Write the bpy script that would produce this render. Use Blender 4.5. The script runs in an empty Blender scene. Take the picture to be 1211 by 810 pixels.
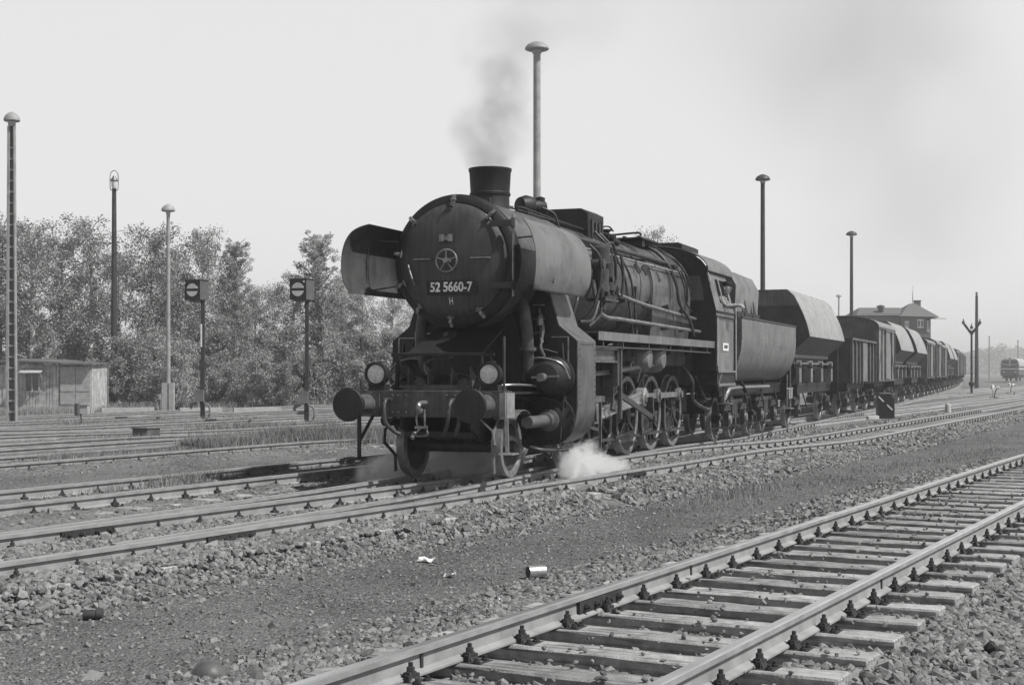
import bpy, math, random
import numpy as np
from mathutils import Vector, Matrix
random.seed(7); RNG = np.random.default_rng(7)
sc = bpy.context.scene
PI = math.pi; R = math.radians

# ------------------------------------------------------------ camera, world, sun, exposure
F = 1682.0; CX = 605.5; YH = 439.0; CAMZ = 1.4877           # pixels of the 1211 px wide photograph
cam = bpy.data.objects.new('camera', bpy.data.cameras.new('camera'))
sc.collection.objects.link(cam); sc.camera = cam
cam.data.sensor_width = 36; cam.data.lens = F / 1211 * 36
cam.data.shift_y = (YH - 405) / 1211
cam.location = (0, 0, CAMZ); cam.rotation_euler = (R(90), 0, 0)
cam.data.clip_start = 0.1; cam.data.clip_end = 8000

SUN_EL = R(54); SUN_AZ = R(-23)      # azimuth measured from +X towards +Y : sun from the right, a little towards the camera
sd = Vector((math.cos(SUN_EL) * math.cos(SUN_AZ), math.cos(SUN_EL) * math.sin(SUN_AZ), math.sin(SUN_EL)))
sun = bpy.data.objects.new('sun', bpy.data.lights.new('sun', 'SUN')); sc.collection.objects.link(sun)
sun.data.energy = 5.0; sun.data.angle = R(0.6); sun.data.color = (1.0, 0.995, 0.985)
sun.rotation_euler = sd.to_track_quat('Z', 'Y').to_euler()

w = bpy.data.worlds.new("World"); sc.world = w; w.use_nodes = True
nt = w.node_tree; bg = nt.nodes['Background']
sky = nt.nodes.new('ShaderNodeTexSky'); sky.sky_type = 'NISHITA'; sky.sun_disc = False
sky.sun_elevation = SUN_EL; sky.sun_rotation = math.atan2(sd.x, sd.y)
sky.dust_density = 1.5; sky.air_density = 1.0; sky.ozone_density = 1.0
bwn = nt.nodes.new('ShaderNodeRGBToBW')            # black and white film
mx = nt.nodes.new('ShaderNodeMath'); mx.operation = 'MULTIPLY_ADD'      # thin veil of high white cloud over the clear sky
mx.inputs[1].default_value = 0.18
tcw = nt.nodes.new('ShaderNodeTexCoord'); sxw = nt.nodes.new('ShaderNodeSeparateXYZ'); mrw = nt.nodes.new('ShaderNodeMapRange')   # veil thins out overhead
mrw.inputs[1].default_value = 0.25; mrw.inputs[2].default_value = 0.48; mrw.inputs[3].default_value = 4.7; mrw.inputs[4].default_value = 0.2
nt.links.new(tcw.outputs['Generated'], sxw.inputs[0]); nt.links.new(sxw.outputs[2], mrw.inputs[0]); nt.links.new(mrw.outputs[0], mx.inputs[2])
nt.links.new(sky.outputs[0], bwn.inputs[0]); nt.links.new(bwn.outputs[0], mx.inputs[0]); nt.links.new(mx.outputs[0], bg.inputs[0])
bg.inputs[1].default_value = 0.15
sc.view_settings.view_transform = 'Standard'; sc.view_settings.look = 'None'
sc.view_settings.exposure = 0.06; sc.view_settings.gamma = 1.0
sc.view_settings.use_curve_mapping = False
sc.cycles.volume_step_rate = 1.0; sc.cycles.volume_max_steps = 256
sc.cycles.volume_bounces = 4; sc.cycles.max_bounces = 6; sc.cycles.transparent_max_bounces = 12

# ------------------------------------------------------------ frames of reference
TH = 0.359305; X0, Y0 = -1.36548, 18.55552
SN, CS = math.sin(TH), math.cos(TH)
def zs(s):                                            # the yard sinks a little behind the engine
    u = np.clip((np.asarray(s, float) - 9) / 10, 0, 1); return -0.14 * u * u * (3 - 2 * u)
def st2w(s, t): return X0 + s * SN + t * CS, Y0 + s * CS - t * SN
def w2st(x, y):
    dx, dy = x - X0, y - Y0; return dx * SN + dy * CS, dx * CS - dy * SN
def at(px, py, z=0.0):                                # ground point seen at a pixel of the photograph
    D = F * (CAMZ - z) / (py - YH); return (px - CX) / F * D, D

# ------------------------------------------------------------ helpers
class MB:
    def __init__(s): s.v = []; s.f = []
    def add(s, vs, fs):
        o = len(s.v); s.v += [tuple(p) for p in vs]; s.f += [tuple(i + o for i in f) for f in fs]; return s
    def box(s, x0, x1, y0, y1, z0, z1):
        return s.add([(x0,y0,z0),(x1,y0,z0),(x1,y1,z0),(x0,y1,z0),(x0,y0,z1),(x1,y0,z1),(x1,y1,z1),(x0,y1,z1)],
              [(0,3,2,1),(4,5,6,7),(0,1,5,4),(1,2,6,5),(2,3,7,6),(3,0,4,7)])
    def bar(s, p, q, w, h, up=(0,0,1)):               # rectangular bar from p to q
        p = Vector(p); q = Vector(q); d = (q - p).normalized(); u = Vector(up)
        if abs(d.dot(u)) > .97: u = Vector((1,0,0))
        a = d.cross(u).normalized() * w / 2; b = a.cross(d).normalized() * h / 2
        vs = [p-a-b, p+a-b, p+a+b, p-a+b, q-a-b, q+a-b, q+a+b, q-a+b]
        return s.add(vs, [(0,1,2,3),(7,6,5,4),(0,4,5,1),(1,5,6,2),(2,6,7,3),(3,7,4,0)])
    def lathe(s, p, ax, prof, n=20, closed=False):                  # prof: (distance along axis, radius)
        p = Vector(p); ax = Vector(ax).normalized(); u = Vector((0,0,1)) if abs(ax.z) < .9 else Vector((1,0,0))
        a = ax.cross(u).normalized(); b = ax.cross(a)
        vs = []; rings = []
        for d, r in prof:
            c = p + ax * d
            if r < 1e-5: rings.append([len(vs)]); vs.append(c)
            else:
                rings.append(list(range(len(vs), len(vs) + n)))
                vs += [c + (a * math.cos(2*PI*k/n) + b * math.sin(2*PI*k/n)) * r for k in range(n)]
        fs = []
        for A, B in zip(rings, rings[1:] + ([rings[0]] if closed else [])):
            for k in range(n):
                l = (k + 1) % n
                if len(A) == 1 and len(B) == 1: continue
                if len(A) == 1: fs.append((A[0], B[l], B[k]))
                elif len(B) == 1: fs.append((A[k], A[l], B[0]))
                else: fs.append((A[k], A[l], B[l], B[k]))
        if len(rings[0]) > 1 and not closed: fs.append(tuple(reversed(rings[0])))
        if len(rings[-1]) > 1 and not closed: fs.append(tuple(rings[-1]))
        return s.add(vs, fs)
    def cyl(s, p, q, r, r2=None, n=16):
        p = Vector(p); q = Vector(q); return s.lathe(p, q - p, [(0, r), ((q-p).length, r if r2 is None else r2)], n)
    def tube(s, pts, r, n=8, smooth=True):
        P = [Vector(p) for p in pts]
        if smooth and len(P) > 2:                     # Catmull-Rom
            Q = []
            E = [P[0]*2 - P[1]] + P + [P[-1]*2 - P[-2]]
            for i in range(1, len(E) - 2):
                for k in range(4):
                    t = k / 4; a, b, c, d = E[i-1], E[i], E[i+1], E[i+2]
                    Q.append(.5 * ((2*b) + (c-a)*t + (2*a-5*b+4*c-d)*t*t + (3*b-a-3*c+d)*t**3))
            P = Q + [P[-1]]
        vs = []; up = Vector((.13, .21, 1)).normalized(); N = len(P)
        for i, p in enumerate(P):
            d = (P[min(i+1, N-1)] - P[max(i-1, 0)]).normalized()
            a = d.cross(up)
            if a.length < .05: a = d.cross(Vector((1, .2, 0)))
            a.normalize(); b = d.cross(a)
            if i and a.dot(pa) < 0: a, b = -a, -b
            pa = a
            vs += [p + (a*math.cos(2*PI*k/n) + b*math.sin(2*PI*k/n)) * r for k in range(n)]
        fs = [(i*n+k, i*n+(k+1)%n, (i+1)*n+(k+1)%n, (i+1)*n+k) for i in range(N-1) for k in range(n)]
        fs += [tuple(reversed(range(n))), tuple(range((N-1)*n, N*n))]
        return s.add(vs, fs)
    def prism(s, poly, a, b, axis='y'):               # polygon (u, w) extruded along an axis
        n = len(poly)
        m = {'y': lambda u, w, d: (u, d, w), 'x': lambda u, w, d: (d, u, w), 'z': lambda u, w, d: (u, w, d)}[axis]
        vs = [m(u, w, a) for u, w in poly] + [m(u, w, b) for u, w in poly]
        return s.add(vs, [tuple(range(n)), tuple(reversed(range(n, 2*n)))] + [(i, i+n, (i+1) % n + n, (i+1) % n) for i in range(n)])
    def strip(s, rows, th):                           # rows[i][j] points; solid sheet of thickness vector th(i,j)
        ni, nj = len(rows), len(rows[0]); vs = [p for r in rows for p in r]
        vs += [tuple(Vector(p) + Vector(th(p))) for r in rows for p in r]; o = ni*nj; fs = []
        for i in range(ni-1):
            for j in range(nj-1):
                a, b, c, d = i*nj+j, i*nj+j+1, (i+1)*nj+j+1, (i+1)*nj+j
                fs += [(a, b, c, d), (d+o, c+o, b+o, a+o)]
        for j in range(nj-1):
            fs += [(j+1, j, j+o, j+1+o), ((ni-1)*nj+j, (ni-1)*nj+j+1, (ni-1)*nj+j+1+o, (ni-1)*nj+j+o)]
        for i in range(ni-1):
            fs += [(i*nj, (i+1)*nj, (i+1)*nj+o, i*nj+o), ((i+1)*nj+nj-1, i*nj+nj-1, i*nj+nj-1+o, (i+1)*nj+nj-1+o)]
        return s.add(vs, fs)
    def build(s, name, mat, parent=None, loc=(0,0,0), rot=None, smooth=35, bevel=0):
        me = bpy.data.meshes.new(name); me.from_pydata([tuple(p) for p in s.v], [], s.f); me.validate(); me.update()
        fixn(me)
        if smooth: me.shade_smooth(); me.set_sharp_from_angle(angle=R(smooth))
        if mat: me.materials.append(mat)
        o = link(name, me, parent, loc, rot)
        if bevel:
            b = o.modifiers.new('bevel', 'BEVEL'); b.width = bevel; b.segments = 2; b.limit_method = 'ANGLE'; b.angle_limit = R(40)
        return o
import bmesh
def fixn(me):
    bm = bmesh.new(); bm.from_mesh(me); bmesh.ops.recalc_face_normals(bm, faces=bm.faces); bm.to_mesh(me); bm.free()
def link(name, data, parent=None, loc=(0,0,0), rot=None):
    o = bpy.data.objects.new(name, data); sc.collection.objects.link(o)
    if parent: o.parent = parent
    o.location = loc
    if rot: o.rotation_euler = rot
    return o
def tag(o, label=None, cat=None, group=None, kind=None):
    for k, v in (('label', label), ('category', cat), ('group', group), ('kind', kind)):
        if v: o[k] = v
    return o
def empty(name, label=None, cat=None, loc=(0,0,0), rz=0, group=None):
    return tag(link(name, None, None, loc, (0, 0, rz)), label, cat, group)
def copy_tree(o, parent=None):
    c = o.copy(); sc.collection.objects.link(c); c.parent = parent
    for ch in list(o.children): copy_tree(ch, c)
    return c
def npmesh(name, V, Fq, mat, smooth=False):
    me = bpy.data.meshes.new(name); V = np.asarray(V, np.float32); Fq = np.asarray(Fq, np.int32)
    k = Fq.shape[1]; me.vertices.add(len(V)); me.vertices.foreach_set('co', V.ravel())
    me.loops.add(Fq.size); me.loops.foreach_set('vertex_index', Fq.ravel())
    me.polygons.add(len(Fq)); me.polygons.foreach_set('loop_start', np.arange(len(Fq), dtype=np.int32) * k)
    me.update(calc_edges=True)
    if smooth: me.shade_smooth()
    else: me.shade_flat()
    me.materials.append(mat); return me

# ------------------------------------------------------------ materials (monochrome film: every colour a grey)
def mat(name, base, rough=.6, var=.25, scale=6., metal=0., bump=0., bscale=60., spec=.4, streak=0., island=0., detail=6., grime=0., grain=0.):
    m = bpy.data.materials.new(name); m.use_nodes = True; n = m.node_tree.nodes; l = m.node_tree.links
    b = n['Principled BSDF']; b.inputs['Roughness'].default_value = rough; b.inputs['Metallic'].default_value = metal
    b.inputs['Specular IOR Level'].default_value = spec
    tc = n.new('ShaderNodeTexCoord')
    nz = n.new('ShaderNodeTexNoise'); nz.inputs['Scale'].default_value = scale; nz.inputs['Detail'].default_value = detail
    l.new(tc.outputs['Object'], nz.inputs['Vector'])
    mr = n.new('ShaderNodeMapRange'); mr.inputs[1].default_value = .3; mr.inputs[2].default_value = .7
    mr.inputs[3].default_value = 1 - var; mr.inputs[4].default_value = 1 + var
    l.new(nz.outputs[0], mr.inputs[0]); val = mr.outputs[0]
    def mul(a, bb):
        k = n.new('ShaderNodeMath'); k.operation = 'MULTIPLY'; l.new(a, k.inputs[0])
        if isinstance(bb, float): k.inputs[1].default_value = bb
        else: l.new(bb, k.inputs[1])
        return k.outputs[0]
    if streak:
        mp = n.new('ShaderNodeMapping'); mp.inputs['Scale'].default_value = (14, 14, .9)
        n2 = n.new('ShaderNodeTexNoise'); n2.inputs['Scale'].default_value = 1.3; n2.inputs['Detail'].default_value = 5
        l.new(tc.outputs['Object'], mp.inputs[0]); l.new(mp.outputs[0], n2.inputs['Vector'])
        m2 = n.new('ShaderNodeMapRange'); m2.inputs[1].default_value = .35; m2.inputs[2].default_value = .65
        m2.inputs[3].default_value = 1 - streak; m2.inputs[4].default_value = 1 + streak * .6
        l.new(n2.outputs[0], m2.inputs[0]); val = mul(val, m2.outputs[0])
    if grime:
        n5 = n.new('ShaderNodeTexNoise'); n5.inputs['Scale'].default_value = 1.7; n5.inputs['Detail'].default_value = 8; n5.inputs['Roughness'].default_value = .7; l.new(tc.outputs['Object'], n5.inputs['Vector'])
        m5 = n.new('ShaderNodeMapRange'); m5.inputs[1].default_value = .5; m5.inputs[2].default_value = .62; m5.inputs[3].default_value = 1; m5.inputs[4].default_value = 1 - grime; l.new(n5.outputs[0], m5.inputs[0]); val = mul(val, m5.outputs[0])
    if grain:
        mp = n.new('ShaderNodeMapping'); mp.inputs['Scale'].default_value = (1.6, 38, 38); n6 = n.new('ShaderNodeTexNoise'); n6.inputs['Scale'].default_value = 1.; n6.inputs['Detail'].default_value = 4
        l.new(tc.outputs['Object'], mp.inputs[0]); l.new(mp.outputs[0], n6.inputs['Vector']); m6 = n.new('ShaderNodeMapRange'); m6.inputs[1].default_value = .38; m6.inputs[2].default_value = .5; m6.inputs[3].default_value = 1 - grain; m6.inputs[4].default_value = 1.1; l.new(n6.outputs[0], m6.inputs[0]); val = mul(val, m6.outputs[0])
        oi = n.new('ShaderNodeObjectInfo'); m7 = n.new('ShaderNodeMapRange'); m7.inputs[3].default_value = .72; m7.inputs[4].default_value = 1.2; l.new(oi.outputs['Random'], m7.inputs[0]); val = mul(val, m7.outputs[0])
    if island:
        g = n.new('ShaderNodeNewGeometry'); m3 = n.new('ShaderNodeMapRange')
        m3.inputs[3].default_value = 1 - island; m3.inputs[4].default_value = 1 + island
        l.new(g.outputs['Random Per Island'], m3.inputs[0]); val = mul(val, m3.outputs[0])
    val = mul(val, float(base))
    l.new(val, b.inputs['Base Color'])
    if bump:
        n4 = n.new('ShaderNodeTexNoise'); n4.inputs['Scale'].default_value = bscale; n4.inputs['Detail'].default_value = 4
        l.new(tc.outputs['Object'], n4.inputs['Vector'])
        bp = n.new('ShaderNodeBump'); bp.inputs['Strength'].default_value = bump; bp.inputs['Distance'].default_value = .02
        l.new(n4.outputs[0], bp.inputs['Height']); l.new(bp.outputs[0], b.inputs['Normal'])
    return m
M = {}
def leafmat(name, base, tr):
    m = bpy.data.materials.new(name); m.use_nodes = True; n = m.node_tree.nodes; l = m.node_tree.links; n.remove(n['Principled BSDF'])
    g = n.new('ShaderNodeNewGeometry'); mr = n.new('ShaderNodeMapRange'); mr.inputs[3].default_value = base*.6; mr.inputs[4].default_value = base*1.35; l.new(g.outputs['Random Per Island'], mr.inputs[0])
    d = n.new('ShaderNodeBsdfDiffuse'); t = n.new('ShaderNodeBsdfTranslucent'); l.new(mr.outputs[0], d.inputs[0]); l.new(mr.outputs[0], t.inputs[0]); x = n.new('ShaderNodeMixShader'); x.inputs[0].default_value = tr
    l.new(d.outputs[0], x.inputs[1]); l.new(t.outputs[0], x.inputs[2]); l.new(x.outputs[0], n['Material Output'].inputs[0]); return m
M['soot'] = mat('sooty_black_paint', .014, .55, .35, 3, bump=.15, bscale=25, streak=.3)
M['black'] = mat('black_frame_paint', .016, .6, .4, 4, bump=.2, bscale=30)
M['door'] = mat('smokebox_black', .055, .55, .3, 2.2, bump=.12, bscale=40, streak=.25)
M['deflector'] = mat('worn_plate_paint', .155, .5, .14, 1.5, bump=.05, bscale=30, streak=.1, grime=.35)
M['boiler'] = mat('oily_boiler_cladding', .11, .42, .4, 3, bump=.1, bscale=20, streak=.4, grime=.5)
M['cab'] = mat('pale_cab_paint', .16, .5, .22, 2.4, bump=.06, bscale=24, streak=.2, grime=.3)  # on the engine's sun side paler than the far side, standing in for light
M['steel'] = mat('oily_steel', .22, .38, .4, 8, metal=.5, bump=.1)
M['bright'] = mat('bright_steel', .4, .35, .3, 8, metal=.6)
M['pipe'] = mat('pipe_steel', .045, .5, .45, 9)
M['wheel'] = mat('wheel_grime', .035, .6, .5, 8, bump=.2)
M['tyre'] = mat('tyre_steel', .2, .45, .3, 8, metal=.3)
M['white'] = mat('white_paint', .75, .5, .08, 10)
M['lens'] = mat('lamp_glass', .55, .12, .2, 25, spec=.8)
M['rail'] = mat('rusty_rail', .27, .7, .22, 5, bump=.15, bscale=40)
M['railhead'] = mat('polished_rail_head', .68, .3, .12, 3, metal=.85)
M['clip'] = mat('fastening_rust', .035, .7, .4, 20)
M['sleeper'] = mat('grey_sleeper_wood', .3, .85, .3, 10, bump=.4, bscale=70, grain=.45, grime=.3)
M['concrete'] = mat('grey_concrete', .38, .9, .18, 6, bump=.2)
M['post_light'] = mat('pale_mast_paint', .3, .6, .2, 4)
M['post_dark'] = mat('tarred_mast', .035, .7, .3, 4)
M['wood'] = mat('weathered_planks', .42, .85, .3, 4, streak=.35, bump=.25)
M['wagon'] = mat('wagon_paint', .1, .7, .3, 3, streak=.25, bump=.08)
M['wagon_lit'] = mat('sunlit_wagon_planks', .2, .75, .25, 4, streak=.3, bump=.08)  # van sides and doors paler than the ends, standing in for sunlight
M['hopper'] = mat('dusty_hopper_steel', .3, .6, .2, 2.5, streak=.25)
M['hopper_end'] = mat('shaded_wagon_end', .05, .7, .3, 3)  # shade put into the colour of hopper and open wagon ends
M['roof'] = mat('wagon_roof_felt', .22, .8, .2, 5)
M['brick'] = mat('brickwork', .13, .85, .25, 8)
M['tile'] = mat('roof_tiles', .12, .8, .2, 12)
M['glass'] = mat('window_glass', .08, .1, .2, 4, spec=.8)
M['skin'] = mat('skin', .42, .6, .08, 30)
M['cloth'] = mat('work_jacket', .22, .85, .3, 20)
M['stone'] = mat('ballast_stone', .18, .9, .15, 40, island=.45, bump=.3, bscale=90)
M['leaf'] = leafmat('leaves', .30, .28)
M['leaf_pale'] = leafmat('pale_leaves', .38, .28)
M['leaf_dark'] = leafmat('dark_leaves', .2, .28)
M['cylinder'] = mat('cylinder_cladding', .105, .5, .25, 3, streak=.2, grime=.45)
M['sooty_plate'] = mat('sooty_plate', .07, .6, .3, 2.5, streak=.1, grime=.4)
M['beam'] = mat('buffer_beam_paint', .075, .6, .4, 5, streak=.3, grime=.4)
M['bark'] = mat('bark', .12, .9, .4, 6)
M['birch'] = mat('birch_bark', .42, .8, .5, 5)
M['grass'] = mat('dry_grass', .23, .9, .2, 2, island=.4)
M['paper'] = mat('paper', .7, .9, .05, 10)
M['tin'] = mat('tin', .5, .35, .2, 20, metal=.7)

# ------------------------------------------------------------ track geometry
kx = np.array([-60, -30, -16, -8, -6, -3.4, 0, 3.5, 6.5, 10.7, 20, 49.4, 80, 150, 260.])
ky = np.array([-9.6, -4.3, -1.98, -.6, -.28, .1, .62, 1.13, 1.52, 2.0, 3.05, 5.95, 8.9, 15.5, 26.])
SS = np.arange(-40, 250, .5)
def sm(a, n=13):
    k = np.hanning(n); k /= k.sum(); return np.convolve(np.pad(a, n//2, mode='reflect', reflect_type='odd'), k, 'valid')
t_main = sm(np.interp(SS, kx, ky), 25)
dd = .00428 * np.clip(SS + 12, 0, None)**2
t_loco = sm(np.where(SS < 0, t_main - dd, -np.clip(SS - 35, 0, None)**2 / 6000.), 11)
def P_st(S, T): x, y = st2w(S, T); return np.stack([x, y, zs(S)], 1)
path_main = P_st(SS, t_main)
path_loco = P_st(SS, t_loco)
aL = np.array(at(600, 729)); bL = np.array(at(1205, 538.2)); dN = (bL - aL) / np.linalg.norm(bL - aL); nN = np.array([dN[1], -dN[0]])
def line_path(o, d, a, b, step=1.0):
    u = np.arange(a, b, step); P = np.asarray(o)[None] + u[:, None] * np.asarray(d)[None]
    s, t = w2st(P[:, 0], P[:, 1]); return np.column_stack([P, zs(s)])
path_near = line_path(aL + nN * .752, dN, -14, 150)
HY = R(27.2); dY = np.array([math.sin(HY), math.cos(HY)]); nY = np.array([dY[1], -dY[0]])
yard = {}
for k, e in enumerate((-13.05, -18.5, -21.9, -26.1, -30.6, -34.9, -39.3)):
    yard[k] = line_path(nY * e, dY, -5 + 6 * (k > 2) + 8 * (k > 4), 150)
oR = np.array([18.2, 64.4]); dR = np.array([40.3, 111.0]) - oR; dR /= np.linalg.norm(dR); nR = np.array([dR[1], -dR[0]])
path_r1 = line_path(oR, dR, -3, 200); path_r2 = line_path(oR - nR * 4.6, dR, 42, 220); path_r3 = line_path(oR + nR * 4.8, dR, 10, 260)
def offs(P, e):                                       # polyline shifted sideways
    d = np.gradient(P[:, :2], axis=0); d /= np.linalg.norm(d, axis=1)[:, None]
    Q = P.copy(); Q[:, 0] += d[:, 1] * e; Q[:, 1] -= d[:, 0] * e; return Q
def cut(P, a, b):                                     # keep points whose loco coordinate s is in [a, b]
    s, t = w2st(P[:, 0], P[:, 1]); return P[(s >= a) & (s <= b)]

RAILPROF = [(-.0625,-.149),(.0625,-.149),(.0625,-.138),(.012,-.122),(.009,-.05),(.0335,-.038),(.0335,-.008),(.026,0),(-.026,0),(-.0335,-.008),(-.0335,-.038),(-.009,-.05),(-.012,-.122),(-.0625,-.138)]
def rail(P, e, parent, dz=0, name='rail'):
    Q = offs(P, e); d = np.gradient(Q[:, :2], axis=0); d /= np.linalg.norm(d, axis=1)[:, None]
    n = len(RAILPROF); V = []; 
    for u, z in RAILPROF:
        V.append(np.column_stack([Q[:, 0] + d[:, 1]*u, Q[:, 1] - d[:, 0]*u, Q[:, 2] + z + dz]))
    V = np.stack(V, 1).reshape(-1, 3); fs = []; mi = []
    for i in range(len(Q) - 1):
        for k in range(n):
            fs.append((i*n+k, i*n+(k+1) % n, (i+1)*n+(k+1) % n, (i+1)*n+k)); mi.append(1 if k in (6, 7, 8) else 0)
    fs.append(tuple(reversed(range(n)))); fs.append(tuple(range((len(Q)-1)*n, len(Q)*n))); mi += [0, 0]
    me = bpy.data.meshes.new(name); me.from_pydata(V.tolist(), [], fs); me.materials.append(M['rail']); me.materials.append(M['railhead'])
    me.polygons.foreach_set('material_index', mi); fixn(me); me.shade_smooth(); me.set_sharp_from_angle(angle=R(30))
    return link(name, me, parent)

def resample(P, step, phase=0.):
    L = np.r_[0, np.cumsum(np.linalg.norm(np.diff(P[:, :2], axis=0), axis=1))]
    u = np.arange(phase, L[-1], step); Q = np.column_stack([np.interp(u, L, P[:, i]) for i in range(3)])
    d = np.column_stack([np.interp(u, L, g) for g in np.gradient(P[:, :2], axis=0).T]); d /= np.linalg.norm(d, axis=1)[:, None]
    return Q, d

def sleeper_mesh(L=2.6, w_=.25, seed=0):
    r = random.Random(seed); m = MB(); n = 9; rows = []
    b = MB(); b.box(-L/2, L/2, -w_/2, w_/2, -.16-.152, -.152)
    me = bpy.data.meshes.new('sleeper'); bm = bmesh.new()
    for v in b.v: bm.verts.new(v)
    bm.verts.ensure_lookup_table()
    for f in b.f: bm.faces.new([bm.verts[i] for i in f])
    bmesh.ops.subdivide_edges(bm, edges=[e for e in bm.edges if abs(e.verts[0].co.x - e.verts[1].co.x) > 1], cuts=12)
    bmesh.ops.bevel(bm, geom=[e for e in bm.edges if e.calc_face_angle(0) > 1], offset=.012, segments=1, affect='EDGES')
    for v in bm.verts: v.co += Vector((r.uniform(-.012, .012), r.uniform(-.006, .006), r.uniform(-.004, .003)))
    bmesh.ops.recalc_face_normals(bm, faces=bm.faces); bm.to_mesh(me); bm.free()
    me.materials.append(M['sleeper']); return me
def fastening_mesh():
    m = MB(); m.box(-.17, .17, -.08, .08, -.152, -.1495+.006)
    m.v = []; m.f = []
    m.box(-.18, .18, -.08, .08, -.158, -.1497)
    for s_ in (-1, 1):
        m.box(min(s_*.066, s_*.095), max(s_*.066, s_*.095), -.055, .055, -.15, -.112)
        m.prism([(s_*.03, -.125), (s_*.05, -.1), (s_*.085, -.1), (s_*.105, -.15), (s_*.095, -.15), (s_*.078, -.112), (s_*.055, -.112), (s_*.035, -.135)], -.035, .035)
        m.lathe((s_*.072, 0, -.11), (0, 0, 1), [(0, .022), (.035, .022), (.037, .013), (.06, .013), (.061, 0)], 6)
        for yy in (-.05, .05):
            m.lathe((s_*.145, yy, -.15), (0, 0, 1), [(0, .022), (.012, .022), (.013, .012), (.03, .012), (.031, 0)], 6)
    me = bpy.data.meshes.new('rail_fastening'); me.from_pydata(m.v, [], m.f); fixn(me); me.materials.append(M['clip']); return me
FAST = fastening_mesh(); SLP = [sleeper_mesh(seed=k) for k in range(4)]
def put_sleepers(P, parent, step=.63, phase=0., fast=True, maxn=100, offsets=(-.7515, .7515), lens=None, fast_to=1e9):
    Q, d = resample(P, step, phase)
    order = np.argsort(np.hypot(Q[:, 0], Q[:, 1] )); near = set(order[:maxn].tolist()); rest = []
    for i, (q, dd_) in enumerate(zip(Q, d)):
        a = math.atan2(-dd_[0], dd_[1]) + random.uniform(-.008, .008)
        if i in near:
            o = link('sleeper', SLP[i % 4], parent, (q[0], q[1], q[2] - random.uniform(0, .008)), (0, 0, a))
            if lens is not None:
                lx, sx = lens(q); o.location = (q[0] + dd_[1]*sx, q[1] - dd_[0]*sx, q[2]); o.scale = (lx/2.6, 1, 1)
            if fast and math.hypot(q[0], q[1]) < fast_to:
                for e in offsets:
                    f = link('rail_fastening', FAST, o); f.location = ((e - (o.location[0]-q[0])*dd_[1] + (o.location[1]-q[1])*dd_[0]) / o.scale[0], 0, 0); f.scale = (1/o.scale[0], 1, 1)
        else: rest.append((q, a))
    if rest:
        V = []; Fq = []
        for q, a in rest:
            ca, sa = math.cos(a), math.sin(a); o = len(V)
            for x, y, z in ((-1.3,-.125,-.3),(1.3,-.125,-.3),(1.3,.125,-.3),(-1.3,.125,-.3),(-1.3,-.125,-.155),(1.3,-.125,-.155),(1.3,.125,-.155),(-1.3,.125,-.155)):
                V.append((q[0]+x*ca-y*sa, q[1]+x*sa+y*ca, q[2]+z))
            Fq += [(o,o+3,o+2,o+1),(o+4,o+5,o+6,o+7),(o,o+1,o+5,o+4),(o+1,o+2,o+6,o+5),(o+2,o+3,o+7,o+6),(o+3,o,o+4,o+7)]
        tag(link('far_sleepers', npmesh('far_sleepers', V, Fq, M['sleeper']), parent), kind='stuff')

# near track
tk = empty('railway_track', 'nearest railway track running off the lower right edge, exposed wooden sleepers', 'railway track')
Pn = path_near[path_near[:, 1] < 130]
rail(Pn, -.7515, tk); rail(Pn, .7515, tk); put_sleepers(Pn, tk, .625, .3, maxn=100, fast_to=60)
fm = MB()
def fishplate(P, e, y_at, parent, side=1):
    Q = offs(P, e); i = int(np.argmin(abs(Q[:, 1] - y_at))); d = Q[i+1, :2] - Q[i, :2]; a = math.atan2(-d[0], d[1])
    yy = (y_at - Q[i, 1]); loc = (Q[i, 0] + d[0]/d[1]*yy, y_at, Q[i, 2])
    m = MB(); sgn = side
    m.prism([(sgn*.012, -.125), (sgn*.036, -.12), (sgn*.036, -.048), (sgn*.012, -.044)], -.34, .34)
    for k in (-.26, -.1, .1, .26):
        m.lathe((sgn*.036, k, -.083), (sgn, 0, 0), [(0, .024), (.022, .024), (.023, .013), (.045, .013), (.046, 0)], 6)
    m.build('fishplate', M['clip'], parent, loc, (0, 0, a), smooth=0)
fishplate(Pn, -.7515, at(678, 706, -.06)[1], tk)
# a joint bond / insulated joint collar on both near rails
for e, px, py in ((-.7515, 530, 762), (.7515, 1028, 694), (-.7515, 806, 672)):
    m = MB(); m.box(.005, .02, -.012, .012, -.14, -.04); Q = offs(Pn, e); y_ = at(px, py, -.05)[1]; i = int(np.argmin(abs(Q[:, 1]-y_)))
    m.build('rail_bond', M['pipe'], tk, (Q[i, 0], Q[i, 1], Q[i, 2]), (0, 0, math.atan2(-dN[0], dN[1])), smooth=0)

# turnout: main road and the diverging road the engine stands on
tm = empty('railway_track', 'middle railway track passing right beside the steam engine and running out at the right edge', 'railway track')
Pm = cut(path_main, -14, 190); rail(cut(Pm, -7.2, 190), -.7515, tm, -.002); rail(Pm, .7515, tm)
def mlen(q):
    s, t = w2st(q[0], q[1]); tmn = np.interp(s, SS, t_main); tl = np.interp(s, SS, t_loco)
    gap = max(0., min(tmn - tl, 2.4)) if s < 14 else 0.
    return 2.6 + gap, -gap / 2
put_sleepers(Pm, tm, .63, .1, maxn=100, lens=mlen, fast_to=75)
tl_ = empty('railway_track', 'railway track carrying the steam engine and its long goods train', 'railway track')
Pl = cut(path_loco, -14, 220); rail(Pl, -.7515, tl_, -.001); rail(cut(Pl, -6.6, 220), .7515, tl_, -.003)
put_sleepers(cut(path_loco, 14, 220), tl_, .63, .2, maxn=70, fast_to=65)
fishplate(Pm, -.7515, at(98, 628, -.07)[1], tm); fishplate(Pm, .7515, at(242, 634, -.07)[1], tm); fishplate(Pm, .7515, at(745, 560, -.07)[1], tm)
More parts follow.
